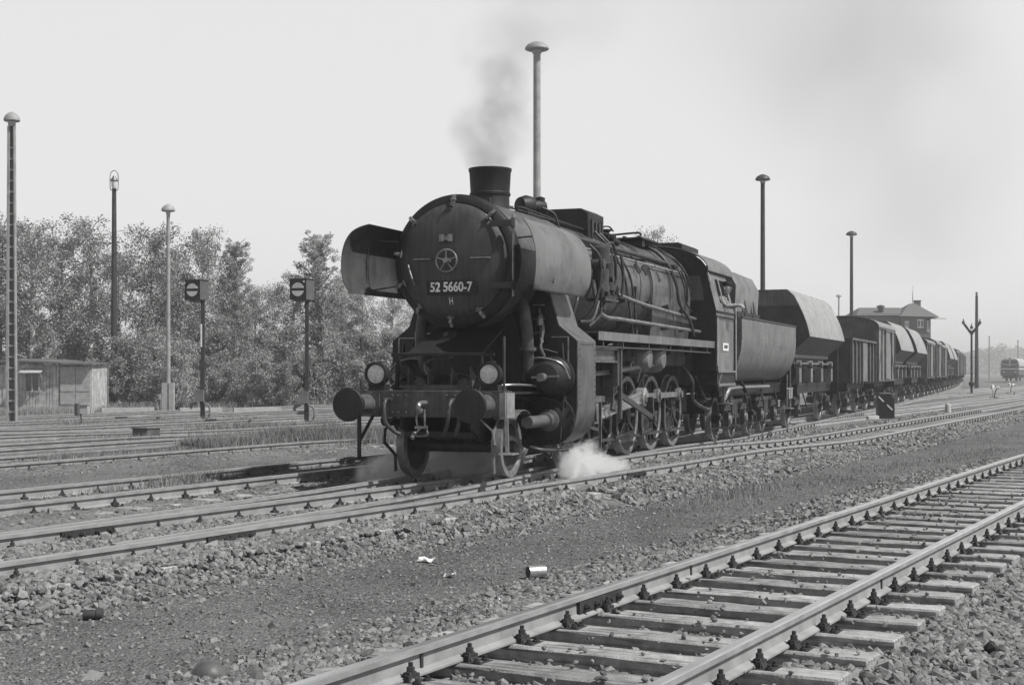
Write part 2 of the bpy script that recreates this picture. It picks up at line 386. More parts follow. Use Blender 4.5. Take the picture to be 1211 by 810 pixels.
# fastenings of the blade rails on the long sleepers
Qb, db = resample(cut(path_loco, -12, 14), .63, .1)
for q, d_ in zip(Qb, db):
    for e in (-.7515, .7515):
        s, t = w2st(q[0], q[1])
        if e < 0 or s > -6: link('rail_fastening', FAST, tl_, (q[0] + d_[1]*e, q[1] - d_[0]*e, q[2] - .004), (0, 0, math.atan2(-d_[0], d_[1])))
YL = ['weedy railway track just behind the engine front, first beyond its train', 'second railway track beyond the train, behind the tall grass', 'third railway track beyond the train', 'fourth railway track beyond the train, in front of the two disc signals',
      'railway track just behind the two disc signals', 'railway track second from the trees', 'farthest railway track in front of the wooden hut']
for k, P in yard.items():
    y = empty('railway_track', YL[k], 'railway track'); rail(P, -.7515, y); rail(P, .7515, y)
    put_sleepers(P, y, .65, 0, maxn=45 if k < 2 else 0, fast=(k < 2), fast_to=50)
for P, lb in ((path_r1, 'far right railway track behind the low marker stone'), (path_r2, 'far right railway track beside the tail of the train'), (path_r3, 'rightmost far railway track under the pale railcar')):
    y = empty('railway_track', lb, 'railway track'); rail(P, -.7515, y); rail(P, .7515, y); put_sleepers(P, y, .65, 0, maxn=0)

# ------------------------------------------------------------ ground
PATHS = [path_near, path_main, path_loco] + list(yard.values()) + [path_r1, path_r2, path_r3]
def dist_path(x, y, P):
    # signed sideways distance through the local direction (paths are nearly straight)
    Q = P[::4]; best = np.full(x.shape, 1e9)
    d = np.linalg.norm(Q[-1, :2] - Q[0, :2]); dr = (Q[-1, :2] - Q[0, :2]) / d; n = np.array([dr[1], -dr[0]])
    u = (x - Q[0, 0])*dr[0] + (y - Q[0, 1])*dr[1]; e = (x - Q[0, 0])*n[0] + (y - Q[0, 1])*n[1]
    ue = (Q[:, :2] - Q[0, :2]) @ dr; ee = (Q[:, :2] - Q[0, :2]) @ n
    r = e - np.interp(u, ue, ee); out = (u < ue[0] - 1) | (u > ue[-1] + 1)
    return np.where(out, 50., r)
def vnoise(x, y, f, seed=0):
    x = x*f + seed*17.3; y = y*f - seed*9.1; xi = np.floor(x).astype(np.int64); yi = np.floor(y).astype(np.int64); fx = x - xi; fy = y - yi
    fx = fx*fx*(3-2*fx); fy = fy*fy*(3-2*fy)
    def h(a, b):
        v = (a * 374761393 + b * 668265263 + seed*1442695) & 0x7fffffff; v = (v ^ (v >> 13)) * 1274126177 & 0x7fffffff; return ((v ^ (v >> 16)) & 0xffff) / 65535.
    return (h(xi, yi)*(1-fx) + h(xi+1, yi)*fx)*(1-fy) + (h(xi, yi+1)*(1-fx) + h(xi+1, yi+1)*fx)*fy
def ground(x, y):
    x = np.asarray(x, float); y = np.asarray(y, float); s, t = w2st(x, y)
    D = [dist_path(x, y, P) for P in PATHS]; aD = [np.abs(a) for a in D]
    near = aD[0]; front = np.minimum(aD[1], aD[2]); right = (D[1] > 0) & (aD[1] < 49)
    def ramp(d, a, b): u = np.clip((d - a)/(b - a), 0, 1); return u*u*(3-2*u)
    low = np.where(right, -.34, -.27)
    dm = np.minimum(near, front); dall = np.minimum(dm, np.minimum.reduce(aD[3:]))
    z0_ = np.where(near < front, -.235, -.168); z = np.where(dm < 6, z0_ + (low - z0_) * ramp(dm, np.where(near < front, 1.35, 1.1), np.where(near < front, 2.25, 1.7)), low)
    zy = np.where(dm < 6.5, -.145, -.11) + vnoise(x, y, 2.2, 11)*.03 + (-.24 + .12) * ramp(dall, 1.0, 1.9)
    rl = ramp(dm, 1.0, 1.5); z = np.where(right, z, np.where(dm < 1.5, z0_*(1-rl) + zy*rl, zy))
    far = np.clip((np.hypot(x, y) - 250) / 300, 0, 1)
    z = z + zs(s) + (vnoise(x, y, 1.3, 1) - .5)*.03 + (vnoise(x, y, 5, 2) - .5)*.016 + (vnoise(x, y, .25, 3) - .5)*.05
    ball = np.clip(1 - ramp(np.where(near < front, dall - .4, dall), 1.25, 1.6), 0, 1)
    ball = np.where((~right) & (dm > 2.2), ball * .5, ball)
    return z, ball, dall, dm, right
def axis(a, b, fine, lo, hi):
    m = np.arange(a, b, fine); g = []; st = fine; v = b
    while v < hi: v += st; st *= 1.13; g.append(v)
    h = []; st = fine; v = a
    while v > lo: v -= st; st *= 1.13; h.append(v)
    return np.array(h[::-1] + m.tolist() + g)
xs = axis(-14, 14, .09, -3000, 3000); ys = axis(6, 36, .09, -60, 4000)
GX, GY = np.meshgrid(xs, ys); gz, gb, gd, gdm, gr = ground(GX, GY)
fine = np.where((GX > -13) & (GX < 14) & (GY > 5) & (GY < 36), 1, 0)
gz = gz + fine * (RNG.random(GX.shape) - .5) * .012
nx, ny = len(xs), len(ys); idx = np.arange(nx*ny).reshape(ny, nx)
Fq = np.stack([idx[:-1, :-1], idx[:-1, 1:], idx[1:, 1:], idx[1:, :-1]], -1).reshape(-1, 4)
grass_w = np.clip((vnoise(GX, GY, .35, 5) + .5*vnoise(GX, GY, 1.7, 6) - .62) * 3, 0, 1) * np.where(gr, .35, 1.) * np.clip((gd - .9) / 1.2, 0, 1)
def ground_material():
    m = bpy.data.materials.new('yard_ground'); m.use_nodes = True; n = m.node_tree.nodes; l = m.node_tree.links; b = n['Principled BSDF']
    b.inputs['Roughness'].default_value = .95; b.inputs['Specular IOR Level'].default_value = .1
    tc = n.new('ShaderNodeTexCoord')
    def noise(sc_, det=8, rough=.6):
        k = n.new('ShaderNodeTexNoise'); k.inputs['Scale'].default_value = sc_; k.inputs['Detail'].default_value = det; k.inputs['Roughness'].default_value = rough
        l.new(tc.outputs['Object'], k.inputs['Vector']); return k.outputs[0]
    def vor(sc_, out=1):
        k = n.new('ShaderNodeTexVoronoi'); k.inputs['Scale'].default_value = sc_; l.new(tc.outputs['Object'], k.inputs['Vector']); return k
    def mr(v, a, b_, c, d):
        k = n.new('ShaderNodeMapRange'); k.inputs[1].default_value = a; k.inputs[2].default_value = b_; k.inputs[3].default_value = c; k.inputs[4].default_value = d; l.new(v, k.inputs[0]); return k.outputs[0]
    def op(o, a, b_):
        k = n.new('ShaderNodeMath'); k.operation = o
        for i, q in enumerate((a, b_)):
            if isinstance(q, (int, float)): k.inputs[i].default_value = q
            else: l.new(q, k.inputs[i])
        return k.outputs[0]
    def mixf(fac, a, b_): return op('ADD', op('MULTIPLY', a, op('SUBTRACT', 1., fac)), op('MULTIPLY', b_, fac))
    def attr(nm): k = n.new('ShaderNodeAttribute'); k.attribute_name = nm; return k.outputs['Fac']
    v1 = vor(38); v2 = vor(17)
    bwv = n.new('ShaderNodeRGBToBW'); l.new(v1.outputs['Color'], bwv.inputs[0])
    bw2 = n.new('ShaderNodeRGBToBW'); l.new(v2.outputs['Color'], bw2.inputs[0])
    cinder = op('MULTIPLY', mr(noise(60, 4, .7), .3, .7, .065, .19), mr(noise(.8, 5), .3, .7, .8, 1.25))
    cinder = op('MULTIPLY', cinder, mr(bwv.outputs[0], .2, .9, .65, 1.6))
    bal = op('MULTIPLY', mr(bw2.outputs[0], .2, .8, .07, .25), mr(noise(.6), .3, .7, .85, 1.15))
    grs = op('MULTIPLY', mr(noise(26, 5, .8), .3, .7, .10, .26), mr(noise(.9), .3, .7, .8, 1.2))
    c = mixf(attr('ballast'), cinder, bal); c = mixf(attr('grass'), c, grs)
    l.new(c, b.inputs['Base Color'])
    h = op('ADD', op('MULTIPLY', v1.outputs['Distance'], -1.), op('MULTIPLY', noise(90, 3), .6)); h = mixf(attr('ballast'), h, op('MULTIPLY', v2.outputs['Distance'], -1.6))
    bp = n.new('ShaderNodeBump'); bp.inputs['Strength'].default_value = .8; bp.inputs['Distance'].default_value = .03
    l.new(h, bp.inputs['Height']); l.new(bp.outputs[0], b.inputs['Normal']); return m
gm = npmesh('ground', np.stack([GX, GY, gz], -1).reshape(-1, 3), Fq, ground_material(), True)
for nm, a in (('ballast', gb), ('grass', grass_w)):
    at_ = gm.attributes.new(nm, 'FLOAT', 'POINT'); at_.data.foreach_set('value', a.ravel().astype(np.float32))
tag(link('ground', gm), kind='structure')

# ------------------------------------------------------------ ballast stones and gravel (real geometry)
CUBE = np.array([(-1,-1,-1),(1,-1,-1),(1,1,-1),(-1,1,-1),(-1,-1,1),(1,-1,1),(1,1,1),(-1,1,1)], float) * .5
CF = np.array([(0,3,2,1),(4,5,6,7),(0,1,5,4),(1,2,6,5),(2,3,7,6),(3,0,4,7)])
PHI = (1 + 5**.5)/2
ICO = np.array([(-1,PHI,0),(1,PHI,0),(-1,-PHI,0),(1,-PHI,0),(0,-1,PHI),(0,1,PHI),(0,-1,-PHI),(0,1,-PHI),(PHI,0,-1),(PHI,0,1),(-PHI,0,-1),(-PHI,0,1)]) / 3.4
IF = np.array([(0,11,5),(0,5,1),(0,1,7),(0,7,10),(0,10,11),(1,5,9),(5,11,4),(11,10,2),(10,7,6),(7,1,8),(3,9,4),(3,4,2),(3,2,6),(3,6,8),(3,8,9),(4,9,5),(2,4,11),(6,2,10),(8,6,7),(9,8,1)])
def stones(x, y, z, size, flat=.85, ico=False):
    N = len(x); BV, BF = (ICO, IF) if ico else (CUBE, CF); k = len(BV); V = BV[None] + (RNG.uniform(-.15, .15, (N, k, 3)) if ico else RNG.uniform(-.14, .14, (N, k, 3)))
    sc3 = np.stack([size*RNG.uniform(.8, 1.5, N), size*RNG.uniform(.7, 1.1, N), size*RNG.uniform(.65, 1.05, N)*flat], 1)
    V = V * sc3[:, None]
    q = RNG.normal(size=(N, 4)) * np.array([1.4, .45, .45, 1.4]); q /= np.linalg.norm(q, axis=1)[:, None]; w_, a, b, c = q.T
    Rm = np.stack([1-2*(b*b+c*c), 2*(a*b-c*w_), 2*(a*c+b*w_), 2*(a*b+c*w_), 1-2*(a*a+c*c), 2*(b*c-a*w_), 2*(a*c-b*w_), 2*(b*c+a*w_), 1-2*(a*a+b*b)], -1).reshape(N, 3, 3)
    V = np.einsum('nij,nkj->nki', Rm, V) + np.stack([x, y, z], -1)[:, None]
    return V.reshape(-1, 3), (BF[None] + (np.arange(N)*k)[:, None, None]).reshape(-1, BF.shape[1])
def scatter_along(P, e0, e1, s0, s1, dens, size, lift=0., layers=1, zmin=None):
    Q = P[(P[:, 1] > s0) & (P[:, 1] < s1)]; L = np.r_[0, np.cumsum(np.linalg.norm(np.diff(Q[:, :2], axis=0), axis=1))]
    N = int(L[-1]*abs(e1-e0)*dens*1.35); u = RNG.uniform(0, L[-1], N); e = RNG.uniform(e0, e1, N)
    px = np.interp(u, L, Q[:, 0]); py = np.interp(u, L, Q[:, 1]); d = Q[-1, :2]-Q[0, :2]; d = d/np.linalg.norm(d)
    return px + d[1]*e, py - d[0]*e
SX = []; SY = []; SZ = []; SS_ = []
def add_st(x, y, size, lift):
    keep = (np.abs(x) < y*.40 + .6) & (y > 5.8); x = x[keep]; y = y[keep]
    z, b, _, _, _ = ground(x, y); SX.append(x); SY.append(y); SZ.append(z + lift); SS_.append(size*.84*RNG.lognormal(0, .28, len(x)))
for e0, e1, s0, s1, dn, sz, lf in ((.86, 2.15, 5.5, 17, 620, .052, .012), (2.15, 3.4, 5.5, 17, 420, .05, .008), (3.4, 6.5, 6, 22, 160, .045, .0),
        (.86, 3.2, 17, 30, 260, .055, .01), (-2.0, -.86, 5.5, 16, 520, .05, .01), (-2.0, -.86, 16, 30, 300, .055, .01), (-2.5, -2.0, 5.5, 26, 160, .045, 0.), (-.68, .68, 5.5, 14, 300, .048, .0), (-.68, .68, 14, 30, 170, .055, .0)):
    add_st(*scatter_along(path_near, e0, e1, s0, s1, dn, sz), sz, lf)
for e0, e1, s0, s1, dn, sz, lf in ((.8, 1.3, 8, 20, 800, .052, .04), (1.3, 1.62, 8, 20, 480, .048, .01), (.84, 1.7, 20, 34, 320, .058, .02), (.86, 1.8, 34, 70, 120, .075, .02), (1.6, 2.0, 9, 30, 110, .038, 0.), (-.68, .68, 9, 30, 420, .05, .02), (-2.4, -.86, 26, 60, 120, .075, .01)):
    add_st(*scatter_along(path_main, e0, e1, s0, s1, dn, sz), sz, lf)
for e0, e1, s0, s1, dn, sz, lf in ((-2.0, -.86, 10, 30, 60, .04, .0), (-.68, .68, 12, 30, 380, .05, .02)):
    add_st(*scatter_along(path_loco, e0, e1, s0, s1, dn, sz), sz, lf)
for k in (0, 1):
    add_st(*scatter_along(yard[k], -1.6, 1.6, 12, 40, 30, .045), .04, .0)
X_ = np.concatenate(SX); Y_ = np.concatenate(SY); Z_ = np.concatenate(SZ); S_ = np.concatenate(SS_)
# small stones strewn on the sleepers of the near track
xs1, ys1 = scatter_along(path_near, -1.25, 1.25, 5.5, 20, 14, 0); Q_ = np.full(len(xs1), -.142)
X_ = np.r_[X_, xs1]; Y_ = np.r_[Y_, ys1]; Z_ = np.r_[Z_, Q_]; S_ = np.r_[S_, RNG.uniform(.012, .034, len(xs1))]
nr = Y_ < 15
V, Fs = stones(X_[~nr], Y_[~nr], Z_[~nr], S_[~nr])
tag(link('far_ballast', npmesh('far_ballast', V, Fs, M['stone'])), 'crushed stone ballast along the farther tracks', None, None, 'stuff')
V, Fs = stones(X_[nr], Y_[nr], Z_[nr], S_[nr]*1.12, ico=True)
tag(link('ballast', npmesh('ballast', V, Fs, M['stone'])), 'crushed stone ballast beside and between the rails', None, None, 'stuff')
# fine gravel on the cinder path
N = 26000; yy = 6 + 26 * RNG.random(N)**1.4; xx = RNG.uniform(-.42, .42, N) * yy
z_, b_, da, dm_, rt = ground(xx, yy); k = (da > 1.7); 
V, Fs = stones(xx[k], yy[k], z_[k] + .002, np.full(k.sum(), .017) * RNG.lognormal(0, .35, k.sum()))
tag(link('fine_gravel', npmesh('fine_gravel', V, Fs, M['stone'])), 'fine grit scattered over the cinder path', None, None, 'stuff')
print('stones', len(X_))

# grass
def grass(name, label, spots, mat_, hgt):
    V = []; 
    xs_, ys_, hs = [], [], []
    for (x0, y0, x1, y1, wd, n, h) in spots:          # patch from (x0,y0) to (x1,y1) of width wd
        u = RNG.random(n); e = RNG.normal(0, wd/2, n); d = np.array([x1-x0, y1-y0]); L = np.linalg.norm(d); d = d/L
        cl = vnoise(x0 + u*L, e*1. + y0, 1.1, 9); keep = RNG.random(n) < np.clip(cl*1.8 - .25, 0, 1)
        u = u[keep]; e = e[keep]; xs_.append(x0 + d[0]*u*L + d[1]*e); ys_.append(y0 + d[1]*u*L - d[0]*e); hs.append(h * RNG.uniform(.4, 1.15, len(u)))
    x = np.concatenate(xs_); y = np.concatenate(ys_); h = np.concatenate(hs); z, *_ = ground(x, y); n = len(x)
    a = RNG.uniform(0, 2*PI, n); wd = RNG.uniform(.0015, .0035, n) * (1 + y/25); ln = RNG.uniform(.1, .5, n) * h; lb = RNG.uniform(0, 2*PI, n)
    c, s = np.cos(a)*wd, np.sin(a)*wd
    p0 = np.stack([x-c, y-s, z-.02], 1); p1 = np.stack([x+c, y+s, z-.02], 1)
    m0 = np.stack([x+c*.7+np.cos(lb)*ln*.35, y+s*.7+np.sin(lb)*ln*.35, z+h*.6], 1); m1 = np.stack([x-c*.7+np.cos(lb)*ln*.35, y-s*.7+np.sin(lb)*ln*.35, z+h*.6], 1)
    tpp = np.stack([x+np.cos(lb)*ln, y+np.sin(lb)*ln, z+h], 1)
    V = np.stack([p0, p1, m0, m1, tpp, tpp+1e-4], 1).reshape(-1, 3); i = np.arange(n)[:, None]*6
    Fq = np.concatenate([np.hstack([i, i+1, i+2, i+3]), np.hstack([i+3, i+2, i+4, i+5])])
    tag(link(name, npmesh(name, V, Fq, mat_)), label, None, None, 'stuff')
def gp(ax, ay, bx, by, wd, n, h): a = at(ax, ay, -.27); b = at(bx, by, -.27); return (a[0], a[1], b[0], b[1], wd, n, h)
sp = [gp(225, 543, 455, 527, .45, 42000, .26), gp(290, 537, 455, 526, .4, 42000, .36), gp(60, 556, 230, 543, .5, 9000, .11), gp(130, 592, 270, 574, .3, 2600, .16), gp(5, 600, 260, 585, .8, 4000, .1), gp(5, 555, 200, 545, .8, 4000, .12),
      gp(5, 535, 420, 515, .8, 5000, .18), gp(200, 512, 430, 504, .6, 4000, .25), gp(5, 506, 300, 497, 1.0, 4000, .2), gp(120, 484, 430, 480, 1.2, 6000, .45), gp(5, 490, 130, 486, 1., 3500, .4),
      gp(800, 600, 1190, 520, .5, 2600, .07), gp(820, 590, 900, 572, .3, 900, .12), gp(1060, 545, 1205, 505, .6, 900, .08), gp(930, 505, 1080, 478, .5, 1500, .12)]
grass('grass', 'dry grass and weeds growing between the yard tracks', sp, M['grass'], .3)

# ------------------------------------------------------------ the steam engine (local axes: x = sideways, y = backwards, z = up)
loco = empty('steam_locomotive', 'black steam engine with round smokebox door numbered 52 5660-7', 'locomotive', (X0, Y0, 0), -TH)
def arc(cx, cz, r, a0, a1, n): return [(cx + r*math.cos(R(a0 + (a1-a0)*k/n)), cz + r*math.sin(R(a0 + (a1-a0)*k/n))) for k in range(n+1)]
BZ = 3.04
# frame and front end
m = MB()
for x in (-.53, .49): m.prism([(.9, .72), (1.3, .52), (3.0, .5), (13.2, .62), (13.2, 1.12), (4, 1.3), (2.0, 1.25), (.9, 1.18)], x, x+.04, 'x')
for y in (2.3, 5.2, 6.85, 8.5, 10.1, 12.6): m.box(-.49, .49, y, y+.06, .62, 1.2)
m.box(-.5, .5, 1.0, 2.4, .58, .66); m.box(-.48, .48, 8.9, 11.9, .42, 1.5)
m.build('frame', M['black'], loco)
m = MB(); m.box(-1.12, 1.12, .6, .64, .87, 1.225); m.box(-1.12, 1.12, .64, .9, 1.205, 1.225); m.box(-1.12, 1.12, .64, .72, .87, .885)
for x in (-1.12, 1.1): m.box(x, x+.02, .64, .93, .872, 1.205)
for x in (-.98, -.5, -.42, -.3, .3, .42, .5, .98):
    for z in (.93, 1.16): m.lathe((x, .6, z), (0, -1, 0), [(0, .018), (.012, .016), (.018, 0)], 8)
m.build('buffer_beam', M['beam'], loco, bevel=.004)
def buffer():
    m = MB(); m.lathe((0, .6, 0), (0, -1, 0), [(0, .17), (.03, .17), (.03, .135), (.28, .12), (.3, .13), (.33, .13), (.33, .085), (.53, .085)], 24)
    m.box(-.19, .19, .575, .6, -.15, .15)
    o = m.build('buffer', M['boiler'], loco); h = MB()
    h.lathe((0, .075, 0), (0, -1, 0), [(0, .1), (.025, .21), (.035, .226), (.06, .226), (.072, .215), (.08, .12), (.083, 0)], 36); h.build('buffer_head', M['soot'], o); return o
b0 = buffer(); b0.location = (-.875, 0, 1.045); b1 = copy_tree(b0, loco); b1.location = (.875, 0, 1.045)
m = MB(); m.tube([(0, .6, 1.06), (0, .42, 1.06), (0, .34, 1.02), (0, .36, .95), (0, .44, .96)], .035, 8); m.build('coupling_hook', M['steel'], loco)
m = MB()
for x in (-.05, .05): m.tube([(x, .43, .98), (x*1.2, .42, .85), (x, .44, .74)], .014, 6)
m.cyl((-.09, .44, .74), (.09, .44, .74), .022); m.bar((0, .44, .74), (-.12, .45, .62), .02, .02); m.cyl((-.12, .42, .6), (-.12, .5, .66), .03)
m.tube([(.06, .45, .74), (.08, .46, .64), (-.08, .46, .62)], .014, 6)
m.build('screw_coupling', M['steel'], loco)
for x, dx in ((-.55, .12), (.42, -.1), (.58, -.1)):
    m = MB(); m.tube([(x, .62, 1.1), (x, .5, 1.1), (x+dx*.1, .42, 1.0), (x+dx*.3, .42, .8), (x+dx, .5, .68), (x+dx*1.5, .56, .64)], .028, 8); m.cyl((x-.06, .56, 1.1), (x+.06, .56, 1.1), .03)
    m.build('air_hose', M['pipe'], loco)
for sx in (-1, 1):
    m = MB(); m.bar((sx*.8, 1.0, .7), (sx*.82, 1.02, .5), .05, .02); m.bar((sx*.82, 1.02, .5), (sx*.74, 1.2, .32), .06, .02); m.bar((sx*.74, 1.2, .33), (sx*.74, 1.22, .09), .06, .02)
    m.bar((sx*.62, .95, .86), (sx*.8, 1.0, .68), .05, .02)
    m.build('rail_guard', M['steel'] if sx > 0 else M['black'], loco)  # steel on the sun side, black on the far side: shade as colour
m = MB(); m.bar((-1.06, .72, .88), (-1.06, .72, .30), .03, .05); m.bar((-.98, 1.0, .88), (-1.06, .72, .52), .025, .04); m.box(-1.24, -1.04, .6, .84, .285, .305); m.build('step', M['black'], loco)
m = MB(); m.bar((1.13, .66, .88), (1.13, .70, .40), .02, .05); m.box(1.04, 1.24, .6, .84, .385, .405); m.build('step', M['bright'], loco)
m = MB(); m.box(1.06, 1.15, .58, .61, .86, 1.2); m.box(1.12, 1.16, .61, .9, .87, 1.2); m.build('lit_beam_end', M['bright'], loco, bevel=.004)  # bright plate stands in for the sunlit end face of the beam
m = MB(); m.tube([(1.1, .66, 1.2), (1.1, .66, 1.95)], .018, 8); m.cyl((1.1, .66, 1.2), (1.1, .66, 1.3), .028); m.build('handrail_post', M['pipe'], loco)
for x in (-.78, .88):
    m = MB(); m.lathe((x, .86, 1.45), (0, -1, 0), [(0, .03), (.0, .1), (.05, .145), (.17, .155), (.18, .165), (.215, .165), (.22, .145), (.2, .14)], 28)
    m.box(x-.12, x+.12, .68, .86, 1.225, 1.31); m.bar((x, .85, 1.32), (x+.16, .95, 1.24), .02, .02)
    m.lathe((x, .8, 1.6), (0, 0, 1), [(0, .05), (.02, .05), (.03, 0)], 10)
    o = m.build('headlight', M['black'], loco); g = MB()
    g.lathe((x, .665, 1.45), (0, -1, 0), [(0, .138), (.012, .11), (.018, .06), (.02, 0)], 28); g.build('lamp_lens', M['lens'], o)
# apron plate and front platform clutter
m = MB(); m.strip([[(-.62, .92, 1.735), (.74, .92, 1.735)], [(-.46, 1.02, 1.75), (.66, 1.02, 1.75)], [(-.42, 1.95, 2.12), (.62, 1.95, 2.12)]], lambda p: (0, 0, -.02))
m.box(-.66, .86, .9, .93, 1.70, 1.735); m.lathe((.05, 1.3, 1.97), (0, -.4, 1), [(0, .09), (.05, .09), (.06, .05), (.08, 0)], 12)
m.build('apron_plate', M['soot'], loco)
m = MB(); m.box(-1.0, 1.0, .93, 2.7, 1.17, 1.2)
for x in (-.62, .66): m.bar((x, 1.0, 1.2), (x*.97, 1.0, 1.72), .06, .04)
m.bar((-.9, 1.0, 1.22), (-.74, 1.35, 1.6), .02, .05); m.bar((.55, 1.0, 1.22), (.62, 1.0, 1.42), .16, .04)
m.box(-.25, .2, 1.5, 1.9, 1.2, 1.5); m.cyl((-.5, 1.3, 1.3), (.3, 1.3, 1.3), .07); m.box(.3, .42, 1.1, 1.5, 1.2, 1.36)
for x in (-.35, -.1, .1): m.tube([(x, 1.2, 1.2), (x, 1.2, 1.38), (x+.15, 1.3, 1.42), (x+.3, 1.35, 1.3)], .02, 6)
m.build('front_platform', M['black'], loco)
# smokebox saddle, inside cylinder block and casing
m = MB(); m.prism([(-.72, .55), (.72, .55), (.72, 1.9), (.6, 2.3), (.86, 2.72), (-.86, 2.72), (-.6, 2.3), (-.72, 1.9)], 2.35, 3.9); m.build('smokebox_saddle', M['soot'], loco)
# smokebox and door
m = MB(); m.lathe((0, 1.66, BZ), (0, 1, 0), [(0, .80), (0, .925), (.03, .935), (.12, .935), (.13, .915), (2.85, .915), (2.86, .9)], 72); m.build('smokebox', M['boiler'], loco)
m = MB(); m.lathe((0, 1.655, BZ), (0, 1, 0), [(-.06, .80), (-.075, .83), (-.06, .9), (-.02, .945), (.06, .95), (.06, .8)], 72, True); m.build('smokebox_ring', M['soot'], loco)
m = MB(); m.lathe((-.02, 1.66, BZ), (0, -1, 0), [(.0, .835), (.055, .835), (.06, .825), (.10, .8), (.155, .68), (.19, .5), (.205, .25), (.21, 0)], 72)
door = m.build('smokebox_door', M['door'], loco, smooth=50)
def dz(x, z):                                         # surface of the door at (x, z)
    r = math.hypot(x + .02, z - BZ); return 1.66 - float(np.interp(r, [0, .25, .5, .68, .8, .835], [.21, .205, .19, .155, .10, .05]))
m = MB(); hx, hz = -.03, BZ - .01; y = dz(hx, hz) - .09
m.cyl((hx, y+.1, hz), (hx, y-.05, hz), .035)
ring = [(hx + .155*math.cos(a), y, hz + .155*math.sin(a)) for a in np.linspace(0, 2*PI, 33)]; m.tube(ring, .014, 8, False)
for k in range(5): a = R(90 + 72*k); m.bar((hx, y, hz), (hx + .15*math.cos(a), y, hz + .15*math.sin(a)), .028, .014)
m.build('handwheel', M['steel'], door)
for cx in (-.42, .45):
    m = MB(); z = BZ + .02; y1 = min(dz(cx-.14, z), dz(cx+.14, z)) - .05; m.tube([(cx-.14, y1, z), (cx+.14, y1, z)], .012, 8, False)
    for e in (-.12, .12): m.cyl((cx+e, y1, z), (cx+e, y1+.1, z), .014)
    m.build('hand_rail', M['steel'], door)
m = MB(); m.tube([(-.66, dz(-.66, 2.98)-.04, 2.99), (-.60, dz(-.6, 2.86)-.05, 2.82), (-.55, dz(-.55, 2.76)-.04, 2.70)], .013, 6); m.build('hand_rail', M['steel'], door)
m = MB(); m.box(-.13, .02, dz(0, BZ+.30)-.04, dz(0, BZ+.30)+.04, BZ+.28, BZ+.34)
for x in (-.12, .01): m.box(x-.02, x+.02, dz(0, BZ+.30)-.1, dz(0, BZ+.30)-.02, BZ+.26, BZ+.36)
m.build('lamp_bracket', M['steel'], door)
for z in (BZ+.50, BZ-.36):
    m = MB(); m.bar((.56, 1.52, z), (.90, 1.50, z), .035, .09); m.cyl((.9, 1.53, z-.07), (.9, 1.53, z+.07), .03); m.build('hinge_strap', M['door'], door, bevel=.004)
m = MB(); m.cyl((.9, 1.53, BZ-.52), (.9, 1.53, BZ+.62), .017); m.build('hinge_pin', M['steel'], door)
for k, a in enumerate((90, 48, 12, -28, -60, -92, -128, -158, 172, 137)):
    if -30 < a < 20: continue
    m = MB(); c, s_ = math.cos(R(a)), math.sin(R(a)); m.bar((.77*c-.02, 1.545, BZ+.77*s_), (.93*c, 1.575, BZ+.93*s_), .045, .05, (0, 1, 0)); m.cyl((.86*c, 1.60, BZ+.86*s_), (.86*c, 1.49, BZ+.86*s_), .026, None, 6)
    m.cyl((.86*c, 1.50, BZ+.86*s_), (.86*c, 1.475, BZ+.86*s_), .014, None, 6)
    m.tube([(.8*c+.05*s_, 1.51, BZ+.8*s_-.05*c), (.8*c-.05*s_, 1.51, BZ+.8*s_+.05*c)], .012, 6, False); m.build('door_clamp', M['steel'], door)
# number plate
def text(s_, size, mat_, parent, loc, rot, name='lettering', sx=1., ext=.003, bold=.0):
    cu = bpy.data.curves.new(name, 'FONT'); cu.body = s_; cu.size = size; cu.extrude = ext; cu.align_x = 'CENTER'; cu.align_y = 'CENTER'; cu.offset = bold
    cu.materials.append(mat_); tmp = link(name, cu); dg = bpy.context.evaluated_depsgraph_get(); dg.update()
    me = bpy.data.meshes.new_from_object(tmp.evaluated_get(dg)); bpy.data.objects.remove(tmp)
    if not me.materials: me.materials.append(mat_)
    o = link(name, me, parent, loc, rot); o.scale = (sx, 1, 1); return o
pl = MB(); yp = 1.43; pz = BZ - .38
pl.box(-.36, .38, yp, yp+.015, pz-.10, pz+.10); plate = pl.build('number_plate', M['soot'], loco, bevel=.003)
text('52 5660-7', .185, M['white'], plate, (.01, yp-.004, pz), (R(90), 0, 0), sx=.84, ext=.004, bold=.004)
pm = MB()
for x in (-.022, .022): pm.bar((x+.01, yp+.02, pz-.24), (x, yp+.015, pz-.14), .012, .006)
pm.bar((-.018, yp+.014, pz-.19), (.028, yp+.014, pz-.19), .006, .014); pm.build('works_mark', M['white'], loco)
# chimney
m = MB(); m.lathe((0, 2.95, 3.8), (0, 0, 1), [(0, .34), (.08, .295), (.3, .29), (.31, .305), (.345, .31), (.36, .295), (.66, .312), (.68, .325), (.715, .325), (.715, .27), (.3, .25)], 40)
m.build('chimney', M['soot'], loco)
